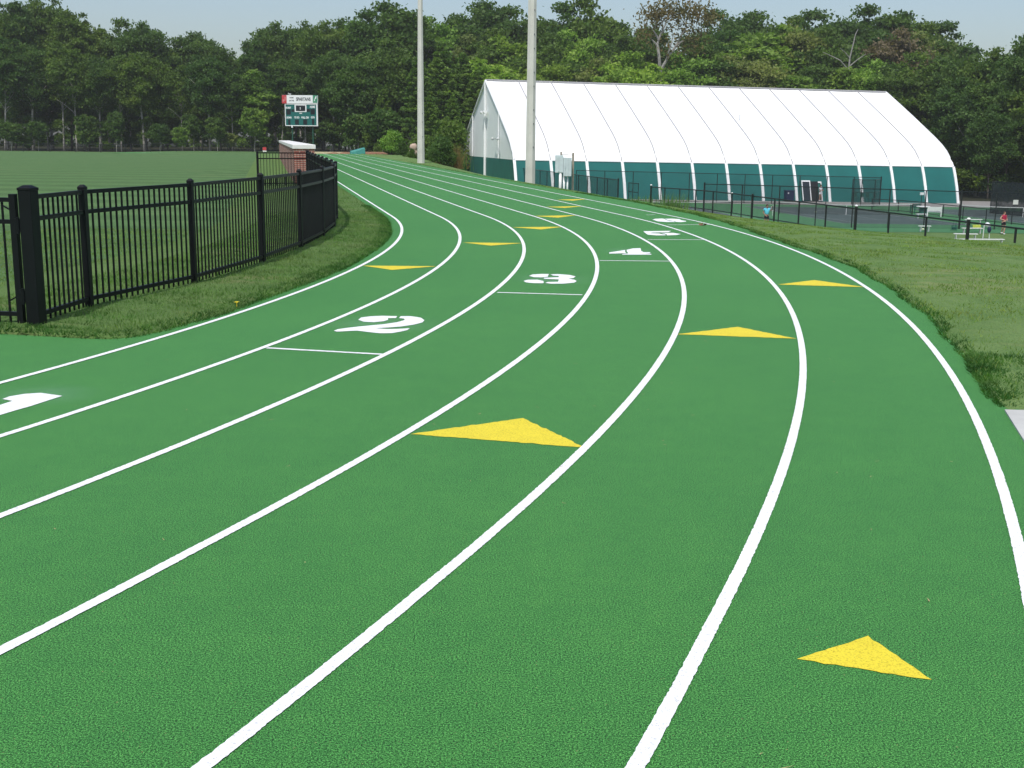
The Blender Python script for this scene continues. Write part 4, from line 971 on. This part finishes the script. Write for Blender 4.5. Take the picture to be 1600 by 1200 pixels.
# ------------------------------------------------------------------ trees and shrubs
def leaf_arrays(C, S, flat=.0):
    n = len(C); a = NP.normal(0, 1, (n, 3)); a[:, 2] *= (1-flat); a /= np.linalg.norm(a, axis=1)[:, None]
    b = NP.normal(0, 1, (n, 3)); b[:, 2] *= (1-flat); b -= a*(a*b).sum(1)[:, None]; b /= np.maximum(np.linalg.norm(b, axis=1), 1e-6)[:, None]
    s = S[:, None]; k = NP.uniform(.45, .75, (n, 1)); u = NP.uniform(-.3, .3, (n, 1))
    V = np.stack([C+a*s, C+b*s*k+a*s*u, C-a*s, C-b*s*k-a*s*u], 1)
    return V
def leaf_mesh(name, C, S, mat, flat=0.0):
    V = leaf_arrays(np.asarray(C, float), np.asarray(S, float), flat).astype(np.float32); n = len(V)
    me = bpy.data.meshes.new(name); me.vertices.add(n*4); me.vertices.foreach_set('co', V.reshape(-1))
    me.loops.add(n*4); me.loops.foreach_set('vertex_index', np.arange(n*4, dtype=np.int32))
    me.polygons.add(n); me.polygons.foreach_set('loop_start', np.arange(0, n*4, 4, dtype=np.int32))
    me.materials.append(mat); me.update(calc_edges=True); return me
def sph(n, up=0.0):
    d = NP.normal(0, 1, (n, 3)); d[:, 2] += up; return d/np.linalg.norm(d, axis=1)[:, None]
def blob_crown(cz, rx, rz, nb, n, lo=.10, hi=.21, size=(.15, .36), hollow=.5):
    Cs, Ss = [], []
    d = sph(nb, .3); rr = NP.uniform(.25, 1.0, nb)**.6
    wob = 1+.16*np.sin(3*np.arctan2(d[:, 1], d[:, 0])+NP.uniform(0, 6))+.10*np.sin(5*d[:, 2]+NP.uniform(0, 6))
    m0 = int(n*.78)
    for i in range(nb):
        c = np.array([d[i, 0]*rx*rr[i]*wob[i], d[i, 1]*rx*rr[i]*wob[i], cz+d[i, 2]*rz*rr[i]*(.9+.2*NP.random())]); r = rx*NP.uniform(lo, hi)*(1.3 if i % 6 == 0 else 1)
        m = int(m0/nb*(r/(rx*(lo+hi)/2))**2); q = NP.normal(0, .55, (m, 3))*r*np.array([1.25, 1.25, .62])
        Cs.append(c+q); Ss.append(NP.uniform(*size, m))
    m = n-m0; q = sph(m)*(NP.random((m, 1))**.42); Cs.append(q*np.array([rx*.92, rx*.92, rz*.92])+np.array([0, 0, cz])); Ss.append(NP.uniform(*size, m))
    return np.concatenate(Cs), np.concatenate(Ss)
def limb(mb, a, b, r0, r1, n=5, wig=.06, rng=RNG):
    a, b = Vector(a), Vector(b); L = (b-a).length; pts = []; rad = []
    for i in range(6):
        t = i/5; p = a.lerp(b, t)+Vector((rng.gauss(0, wig*L*.3), rng.gauss(0, wig*L*.3), math.sin(t*PI)*L*.05))*(1 if 0 < i < 5 else 0)
        pts.append(p); rad.append(r0+(r1-r0)*t)
    mb.tube(pts, rad, n); return pts
def proto(name, h, rx, base, kind, mat, bark, n=8500, seed=1, nb=34, tr=.22, size=(.15, .36)):
    rng = random.Random(seed); t = thing(name, '-', '-', (0, 0, -500)); mb = MB(); cz = (base+h)/2; rz = (h-base)/2
    if kind == 'pine':
        mb.tube([(0, 0, -.5), (0, 0, h*.5), (0, 0, h)], [tr, tr*.6, .03], 7); Cs, Ss = [], []
        z = base
        while z < h:
            k = (z-base)/(h-base); R = rx*(1-k)**.75*rng.uniform(.75, 1.1)+.3; nl = rng.randint(4, 6); a0 = rng.uniform(0, 6)
            for j in range(nl):
                a = a0+2*PI*j/nl+rng.uniform(-.3, .3); m = int(n/((h-base)/.95*5)); u = NP.random(m)**.6; e = R*rng.uniform(.75, 1.1)
                w = NP.normal(0, 1, m)*e*.16*(1.1-u*.4); x = np.cos(a)*u*e-np.sin(a)*w; y = np.sin(a)*u*e+np.cos(a)*w
                Cs.append(np.stack([x, y, z+.12*e*u+NP.normal(0, .16, m)], -1)); Ss.append(NP.uniform(size[0]*.8, size[1]*.85, m))
                mb.tube([(0, 0, z), (math.cos(a)*e*.8, math.sin(a)*e*.8, z+.08*e)], [.05, .015], 4)
            z += rng.uniform(.75, 1.15)
        C, S = np.concatenate(Cs), np.concatenate(Ss); fl = .45
    else:
        lean = Vector((rng.gauss(0, .025)*h, rng.gauss(0, .025)*h, 0)); top = Vector((0, 0, base+rz*1.25))+lean
        pts = [Vector((0, 0, -.6)), Vector((0, 0, h*.12))+lean*.1, Vector((0, 0, h*.3))+lean*.35+Vector((rng.gauss(0, .15), rng.gauss(0, .15), 0)), Vector((0, 0, h*.48))+lean*.6, top]
        mb.tube(pts, [tr*1.35, tr, tr*.85, tr*.65, tr*.2], 8)
        C, S = blob_crown(cz, rx, rz, nb, n, size=size, hollow=.5)
        C[:, :2] += np.array(lean[:2])*.7
        for i in range(9):
            a = rng.uniform(0, 2*PI); z0 = base*.85+rng.random()*rz*.8; e = rx*rng.uniform(.5, .85)
            limb(mb, (lean.x*z0/h, lean.y*z0/h, z0), (math.cos(a)*e+lean.x, math.sin(a)*e+lean.y, min(h*.95, z0+rz*rng.uniform(.3, .9))), tr*.42, .03, 5, .08, rng)
        fl = .15
        if kind in ('oak', 'round', 'tall'):      # a few low side sprays on the trunk
            for i in range(5):
                a = rng.uniform(0, 6.3); z0 = base*rng.uniform(.35, .95); e = rng.uniform(.8, 2.0); m = int(n*.012)
                c = np.array([math.cos(a)*e, math.sin(a)*e, z0]); C = np.concatenate([C, c+NP.normal(0, 1, (m, 3))*np.array([.7, .7, .3])]); S = np.concatenate([S, NP.uniform(size[0], size[1]*.8, m)])
    mb.build('trunk', bark, t, smooth=True); link('crown', leaf_mesh('crown', C, S, mat, fl), t)
    t['h'] = h; return t
def shrub_proto(name, h, rx, mat, n=5200, nb=30, size=(.07, .18)):
    t = thing(name, '-', '-', (0, 0, -500)); C, S = blob_crown(h*.52, rx, h*.5, nb, n, .2, .34, size, .5); C[:, 2] = np.abs(C[:, 2])
    k = np.clip(1.0-.35*C[:, 2]/h, .4, 1); C[:, 0] *= k; C[:, 1] *= k
    mb = MB()
    for i in range(5): a = i*1.26; limb(mb, (0, 0, -.3), (math.cos(a)*rx*.55, math.sin(a)*rx*.55, h*.75), .05, .012, 4)
    mb.build('stems', M['bark'], t); link('foliage', leaf_mesh('foliage', C, S, mat, .1), t); t['h'] = h; return t
PR = {
 'oak': proto('broadleaf_tree', 22, 6.4, 8.0, 'oak', M['leaf_dark'], M['palebark'], seed=1, nb=96, n=18375, tr=.30),
 'tall': proto('broadleaf_tree', 25, 5.0, 9.0, 'tall', M['leaf_dark'], M['bark'], seed=2, nb=92, n=17500, tr=.22),
 'round': proto('broadleaf_tree', 20, 6.0, 5.0, 'round', M['leaf_mid'], M['bark'], seed=3, nb=101, n=19250),
 'round2': proto('broadleaf_tree', 20, 5.4, 4.0, 'round', M['leaf_mid'], M['palebark'], seed=4, nb=88, n=18375),
 'olive': proto('broadleaf_tree', 19, 5.6, 4.0, 'round', M['leaf_olive'], M['bark'], seed=5, nb=83, n=16625),
 'lime': proto('broadleaf_tree', 16, 4.2, 3.0, 'tall', M['leaf_lime'], M['bark'], seed=6, nb=79, n=15750, tr=.15),
 'sparse': proto('broadleaf_tree', 22, 5.6, 9.0, 'sparse', M['leaf_dark'], M['palebark'], seed=7, nb=66, n=9100, tr=.2),
 'pine': proto('pine_tree', 20, 5.0, 1.5, 'pine', M['pine'], M['bark'], seed=8, n=17000, tr=.22, size=(.16, .38)),
 'under': proto('understory_tree', 8, 3.0, 2.2, 'sparse', M['leaf_mid'], M['palebark'], seed=9, nb=48, n=6300, tr=.09, size=(.16, .38)),
 'under2': proto('understory_tree', 6.5, 2.4, 1.0, 'sparse', M['leaf_mid'], M['bark'], seed=10, nb=44, n=5600, tr=.07, size=(.15, .34)),
 'shrub': shrub_proto('shrub', 3.2, 2.0, M['leaf_mid']),
}
USED = set()
def plant(kind, px, ytop, Y, label, group, cat='tree', wide=1.0, mat=None, bark=None, px_base=None):
    src = PR[kind]; b = at(px, 230, Y); z = Hf(b.x, Y); top = at(px, ytop, Y).z; k = max(.15, (top-z)/src['h'])
    if kind in USED: t = copy_tree(src)
    else: t = src; USED.add(kind)
    t.location = (b.x, Y, z); t.rotation_euler = (0, 0, RNG.uniform(0, 6.28)); w = k*wide*RNG.uniform(.92, 1.08); t.scale = (w, w, k)
    tag(t, label, cat, group)
    for ch in t.children:
        m = mat if ch.name.split('.')[0] in ('crown', 'foliage') else bark
        if m and ch.material_slots: ch.material_slots[0].link = 'OBJECT'; ch.material_slots[0].material = m
    return t
def ordinal(i):
    return ['first', 'second', 'third', 'fourth', 'fifth', 'sixth', 'seventh', 'eighth', 'ninth', 'tenth', 'eleventh', 'twelfth', 'thirteenth', 'fourteenth', 'fifteenth', 'sixteenth', 'seventeenth', 'eighteenth', 'nineteenth', 'twentieth', 'twenty-first', 'twenty-second', 'twenty-third', 'twenty-fourth', 'twenty-fifth', 'twenty-sixth', 'twenty-seventh', 'twenty-eighth', 'twenty-ninth', 'thirtieth'][i]
WOOD = 'trees of the wood around the sports ground'
def row(items, text, Yr, group=WOOD, **kw):
    for i, it in enumerate(sorted(items, key=lambda q: q[1])):
        kind, px, yt = it[:3]; opt = dict(kw); opt.update(it[3] if len(it) > 3 else {})
        Y = opt.pop('Y', None) or RNG.uniform(*Yr)
        plant(kind, px, yt, Y, text % ordinal(i), group, **opt)
D, MI, LI, OL, BR = M['leaf_dark'], M['leaf_mid'], M['leaf_lime'], M['leaf_olive'], M['leaf_brown']
# left wood: tall back row that draws the skyline
row([('tall', -30, 12), ('oak', 12, 8), ('tall', 45, 0), ('oak', 82, -3), ('tall', 112, 12), ('sparse', 133, 22), ('oak', 172, 46), ('round', 205, 40, {'mat': D}), ('oak', 228, 36), ('sparse', 255, 66),
     ('oak', 315, 50), ('sparse', 345, 62), ('tall', 408, 62, {'wide': .8}), ('oak', 430, 36), ('sparse', 470, 30), ('oak', 505, 34), ('sparse', 530, 27), ('oak', 566, 30, {'mat': MI})],
    'tall dark skyline tree of the left wood, %s from the left', (203, 214), wide=.82)
# left wood: front row with visible pale trunks
row([('tall', 8, 55), ('oak', 52, 70), ('tall', 100, 62), ('sparse', 120, 75), ('oak', 157, 90), ('sparse', 190, 85), ('oak', 226, 82), ('sparse', 285, 100), ('oak', 328, 88), ('sparse', 364, 108), ('lime', 392, 112, {'wide': 1.25, 'mat': LI}), ('tall', 440, 90), ('round2', 478, 96, {'mat': D}), ('oak', 520, 80), ('round', 545, 95, {'mat': D})],
    'pale trunked tree at the front of the left wood, %s from the left', (190, 197), wide=.9, bark=M['palebark'])
row([('round', 25, 110, {'mat': D}), ('round2', 75, 118, {'mat': D}), ('round', 140, 120, {'mat': D}), ('round2', 205, 128, {'mat': D}), ('round', 262, 130, {'mat': D}), ('round2', 310, 128, {'mat': D}), ('round', 360, 138, {'mat': D}), ('round2', 418, 125, {'mat': D}), ('round', 462, 118, {'mat': D}), ('round2', 505, 120, {'mat': D}), ('round', 540, 128, {'mat': D})],
    'dense dark tree within the left wood, %s from the left', (199, 205), wide=1.0)
row([('under', 18, 190, {'mat': D}), ('under2', 44, 214, {'mat': D}), ('under', 60, 188, {'mat': D, 'wide': .8}), ('under2', 135, 176, {'wide': .7}), ('under2', 168, 222, {'wide': 1.3}), ('under', 182, 172, {'wide': .6, 'mat': D}), ('under', 250, 192, {'mat': D}), ('under2', 282, 196, {'mat': LI, 'wide': .9}), ('under', 303, 178, {'wide': .7}), ('under', 340, 182, {'mat': D, 'wide': .7}), ('under2', 358, 206, {'mat': OL}), ('under', 398, 166, {'wide': .8, 'mat': LI}), ('under2', 414, 212, {'mat': D}), ('under', 516, 190, {'mat': D})],
    'small understory tree along the infield edge, %s from the left', (185.5, 189.5), group='understory trees along the infield edge')
# around the end of the straight
row([('round', 578, 26, {'Y': 205}), ('round', 612, 17, {'Y': 208}), ('round2', 640, 14, {'Y': 206}), ('sparse', 676, 26, {'Y': 210, 'mat': MI}), ('round', 600, 70, {'Y': 185, 'mat': D}), ('round2', 556, 95, {'Y': 176, 'mat': D}), ('round', 636, 90, {'Y': 186, 'mat': D}),
     ('under', 598, 168, {'Y': 158}), ('under', 560, 176, {'Y': 165, 'mat': D}), ('under2', 583, 205, {'Y': 160})],
    'leafy tree beyond the far track end, %s from the left', (180, 200))
row([('pine', 600, 140, {'Y': 172}), ('pine', 655, 92, {'Y': 166}), ('pine', 690, 74, {'Y': 170}), ('pine', 722, 84, {'Y': 174}), ('pine', 745, 112, {'Y': 172}), ('pine', 672, 150, {'Y': 150, 'wide': 1.1}), ('pine', 708, 150, {'Y': 156})],
    'layered pine between far pole and tent, %s from the left', (160, 170), group='pines beside the tent', cat='pine tree', wide=1.15)
# wood behind the tent
row([('round', 712, 34), ('round', 745, 14), ('round2', 775, 9), ('round', 802, 22), ('round2', 852, 26), ('round', 880, 18), ('round', 908, 9), ('round2', 942, 34), ('round', 968, 46), ('round2', 1000, 40), ('round', 1118, 28, {'wide': .8}), ('round2', 1150, 25), ('round', 1178, 30), ('round2', 1212, 40), ('round', 1240, 36), ('round', 1270, 28), ('round2', 1300, 33), ('round', 1338, 20), ('round2', 1366, 20), ('round', 1396, 30), ('round2', 1428, 29), ('round', 1455, 46)],
    'sunlit skyline tree behind the tent, %s from the left', (214, 226), wide=.95)
row([('olive', 735, 62), ('round', 768, 55), ('lime', 800, 60, {'wide': 1.3}), ('round', 862, 62), ('olive', 895, 55, {'mat': MI}), ('round2', 930, 62), ('round', 965, 66, {'mat': D}), ('olive', 1005, 62, {'mat': D}), ('round2', 1088, 50, {'mat': D}), ('round', 1128, 58), ('lime', 1190, 42, {'wide': 1.5}), ('olive', 1240, 46), ('round', 1282, 54), ('olive', 1312, 62, {'mat': D}), ('olive', 1388, 54, {'mat': BR}), ('olive', 1432, 58, {'mat': OL}), ('round', 1462, 74, {'mat': D})],
    'middle row tree behind the tent, %s from the left', (199, 208), wide=1.0)
row([('lime', 765, 95, {'wide': 1.3, 'mat': MI}), ('olive', 850, 98, {'mat': LI}), ('round2', 885, 96), ('olive', 930, 98, {'mat': OL}), ('round', 975, 90, {'mat': MI}), ('lime', 1008, 102, {'wide': 1.2, 'mat': MI}), ('olive', 1068, 88, {'mat': MI}), ('round2', 1105, 92), ('olive', 1150, 92), ('olive', 1192, 98, {'mat': OL}), ('lime', 1228, 112, {'wide': 1.3}), ('round2', 1262, 98, {'mat': D}), ('lime', 1300, 110, {'wide': 1.3}), ('olive', 1345, 100, {'mat': MI}), ('round2', 1392, 96), ('round', 1430, 92), ('olive', 1462, 98, {'mat': D})],
    'lower tree just behind the tent roof, %s from the left', (186, 195), wide=1.1)
# right end of the tent
row([('oak', 1500, 86, {'Y': 176}), ('sparse', 1535, 72, {'Y': 172, 'mat': D, 'wide': .8}), ('oak', 1565, 84, {'Y': 170, 'wide': .8}), ('tall', 1598, 50, {'Y': 165}), ('oak', 1640, 40, {'Y': 160}), ('round', 1492, 130, {'Y': 168, 'mat': D}), ('round2', 1530, 128, {'Y': 163, 'mat': D}), ('round', 1575, 118, {'Y': 160, 'mat': D}), ('round2', 1615, 112, {'Y': 157, 'mat': D}), ('round', 1550, 170, {'Y': 153, 'mat': D})],
    'dark tree past the right tent end, %s from the left', (160, 170), wide=.9)
row([('lime', 1522, 208, {'wide': 1.5}), ('under', 1500, 262, {'mat': D}), ('under', 1556, 225, {'mat': MI}), ('lime', 1582, 205, {'wide': 1.35, 'mat': MI}), ('under2', 1600, 262), ('under2', 1535, 272, {'mat': LI}), ('lime', 1625, 190, {'mat': MI})],
    'bushy green tree by the right tent end, %s from the left', (160, 170), group='bushy trees by the tent end', wide=1.25)
# shrubs beside the track
for px, yt, Y, w, mt, lab in ((612, 206, 112, .95, MI, 'rounded bright green bush left of the slimmer light pole'), (630, 222, 106, .7, D, 'lower green bush close to the left side of the far pole'), (643, 233, 97.5, .75, D, 'small dark bush in front of the pinkish boulder'), (688, 216, 104, .85, D, 'leafy green bush right of the slimmer light pole'), (676, 232, 98, .8, D, 'dark low bush at the right foot of the far pole'),
                              (700, 192, 128, .8, D, 'tall green bush near the left edge of the tent'), (702, 232, 104, .8, D, 'small dark bush beside the dead brown grass'), (655, 214, 118, 1.0, D, 'dark bush hidden behind the slimmer light pole'), (590, 225, 150, .8, D, 'small dark shrub at the wood edge past the turquoise tarp')):
    o = plant('shrub', px, yt, Y, lab, None, cat='bush', wide=w, mat=mt)
for px, py, Y, lab, mt, hgt, n, w in ((703, 258, 106, 'tall dead brown grass between the bushes and the tent', M['deadgrass'], 1.9, 900, 1.1), (712, 262, 112, 'green tall grass against the left corner of the tent', M['weed'], 1.5, 600, .9), (1050, 328, 66, 'clump of tall pale weeds by the open gate in the low fence', M['blade'], .95, 260, .9), (1000, 322, 60, 'ragged tall weeds left of the low gate', M['blade'], .5, 160, .8)):
    b = at(px, py, Y); b.z = Hf(b.x, Y); pts = np.stack([NP.normal(0, w*.5, n), NP.normal(0, w*.4, n), np.zeros(n)], -1)
    o = blades('weed_clump', pts, hgt, .022, mt, .22); o.location = b; tag(o, lab, 'weeds')
# bleached dead trees standing in the wood behind the tent
def dead(px, pyb, Y, branches, label, leaf=None, scale=1.0):
    b = at(px, pyb, Y); g = Hf(b.x, Y); t = thing('dead_tree', label, 'tree', (b.x, Y, g)); mb = MB(); K = Y/F
    mb.tube([(0, 0, -.5), (0, 0, (b.z-g)*.5), (0, 0, b.z-g)], [.42, .38, .36], 8); mb.build('trunk', M['deadbark'], t)
    for br in branches:
        pts = [Vector(((x-px)*K, RNG.uniform(-.4, .4)*(i > 0), b.z-g+(pyb-y)*K)) for i, (x, y) in enumerate(br[1])]
        mb = MB(); n = len(pts); mb.tube(pts, [.72*br[0]*(1-.75*i/(n-1)) for i in range(n)], 6); mb.build('limb', M['deadbark'], t)
    if leaf:
        Cs = np.concatenate([np.stack([(NP.normal(x, sx, m)-px)*K, NP.normal(.6, 1.2, m), b.z-g+(pyb-NP.normal(y, sy, m))*K], -1) for x, y, sx, sy, m in leaf])
        link('crown', leaf_mesh('crown', Cs, NP.uniform(.14, .34, len(Cs)), M['leaf_thin']), t)
    return t
dead(1031, 112, 192, [(.42, [(1031, 112), (1029, 92), (1026, 72), (1030, 58), (1037, 44), (1040, 34)]), (.30, [(1028, 66), (1022, 56), (1017, 50)]), (.25, [(1026, 74), (1020, 68), (1014, 62)]), (.38, [(1031, 112), (1042, 92), (1054, 74), (1062, 58), (1069, 48)]), (.25, [(1054, 74), (1062, 68), (1066, 66)]), (.22, [(1040, 96), (1046, 72), (1050, 56)]), (.2, [(1033, 56), (1033, 40), (1038, 30)])],
     'bleached dead tree with a forked trunk and thin brownish crown behind the tent', leaf=[(1048, 22, 20, 8, 700), (1020, 30, 11, 8, 330), (1085, 26, 13, 8, 420), (1055, 42, 24, 12, 420), (1103, 34, 7, 6, 200), (1006, 55, 10, 10, 220), (1078, 62, 14, 12, 320), (1050, 75, 20, 12, 260)])
dead(1326, 112, 192, [(.22, [(1326, 112), (1326, 92), (1329, 74), (1332, 58), (1336, 50)]), (.16, [(1324, 108), (1312, 96), (1300, 90), (1286, 84)]), (.16, [(1327, 104), (1338, 94), (1350, 86)]), (.12, [(1326, 92), (1318, 84), (1310, 78)])], 'smaller bleached dead tree with bare spreading branches behind the tent')
for k in list(PR):
    if k not in USED: 
        for ch in list(PR[k].children): bpy.data.objects.remove(ch)
        bpy.data.objects.remove(PR[k])
# far wood that reads as one mass between and behind the separate trees
n = 42000; x = NP.uniform(-190, 190, n); d = NP.random(n); y = 236+18*d+.0006*x**2; h = 15.5+3*np.sin(x*.11)+2*np.sin(x*.31)
z = h*NP.random(n)**.7; z += np.where((x > -20), np.clip((y-160)/55, 0, 1)*2.2-4.4, -.9)
tag(link('far_woods', leaf_mesh('far_woods', np.stack([x, y, z], -1), NP.uniform(.5, 1.2, n), D)), 'dense dark mass of woodland far behind the separate trees', 'woods', kind='stuff')

# ------------------------------------------------------------------ air: thin summer haze round the whole place
hm = bpy.data.materials.new('summer_haze'); hm.use_nodes = True; hn = hm.node_tree
hn.nodes.remove(hn.nodes['Principled BSDF']); pv = hn.nodes.new('ShaderNodeVolumePrincipled')
pv.inputs['Color'].default_value = (.96, .97, .97, 1); pv.inputs['Density'].default_value = .00026; pv.inputs['Anisotropy'].default_value = .2
hn.links.new(pv.outputs[0], hn.nodes['Material Output'].inputs['Volume'])
tag(MB().box((0, 250, 16), (880, 660, 48)).build('haze', hm), kind='stuff')
# ------------------------------------------------------------------ daylight
az_x, az_y, el = -.27, -.963, math.radians(60)
s = Vector((az_x*math.cos(el), az_y*math.cos(el), math.sin(el)))
sun = bpy.data.lights.new('sun', 'SUN'); sun.energy = 3.4; sun.angle = math.radians(1.2); sun.color = (1.0, .965, .91)
so = bpy.data.objects.new('sun', sun); COL.objects.link(so); so.rotation_euler = (-s).to_track_quat('-Z', 'Y').to_euler(); so.location = (40, -20, 60)
w = bpy.data.worlds.new('World'); SC.world = w; w.use_nodes = True; nt = w.node_tree; bg = nt.nodes['Background']
sk = nt.nodes.new('ShaderNodeTexSky'); sk.sky_type = 'NISHITA'; sk.sun_disc = False; sk.sun_elevation = el; sk.sun_rotation = math.atan2(az_x, az_y)
sk.air_density = 1.0; sk.dust_density = 2.4; sk.ozone_density = 1.0; sk.altitude = 100
nt.links.new(sk.outputs[0], bg.inputs[0]); bg.inputs[1].default_value = .145
SC.view_settings.view_transform = 'Standard'; SC.view_settings.look = 'None'; SC.view_settings.exposure = 0.0; SC.view_settings.gamma = 1
SC.cycles.max_bounces = 6; SC.cycles.transparent_max_bounces = 24
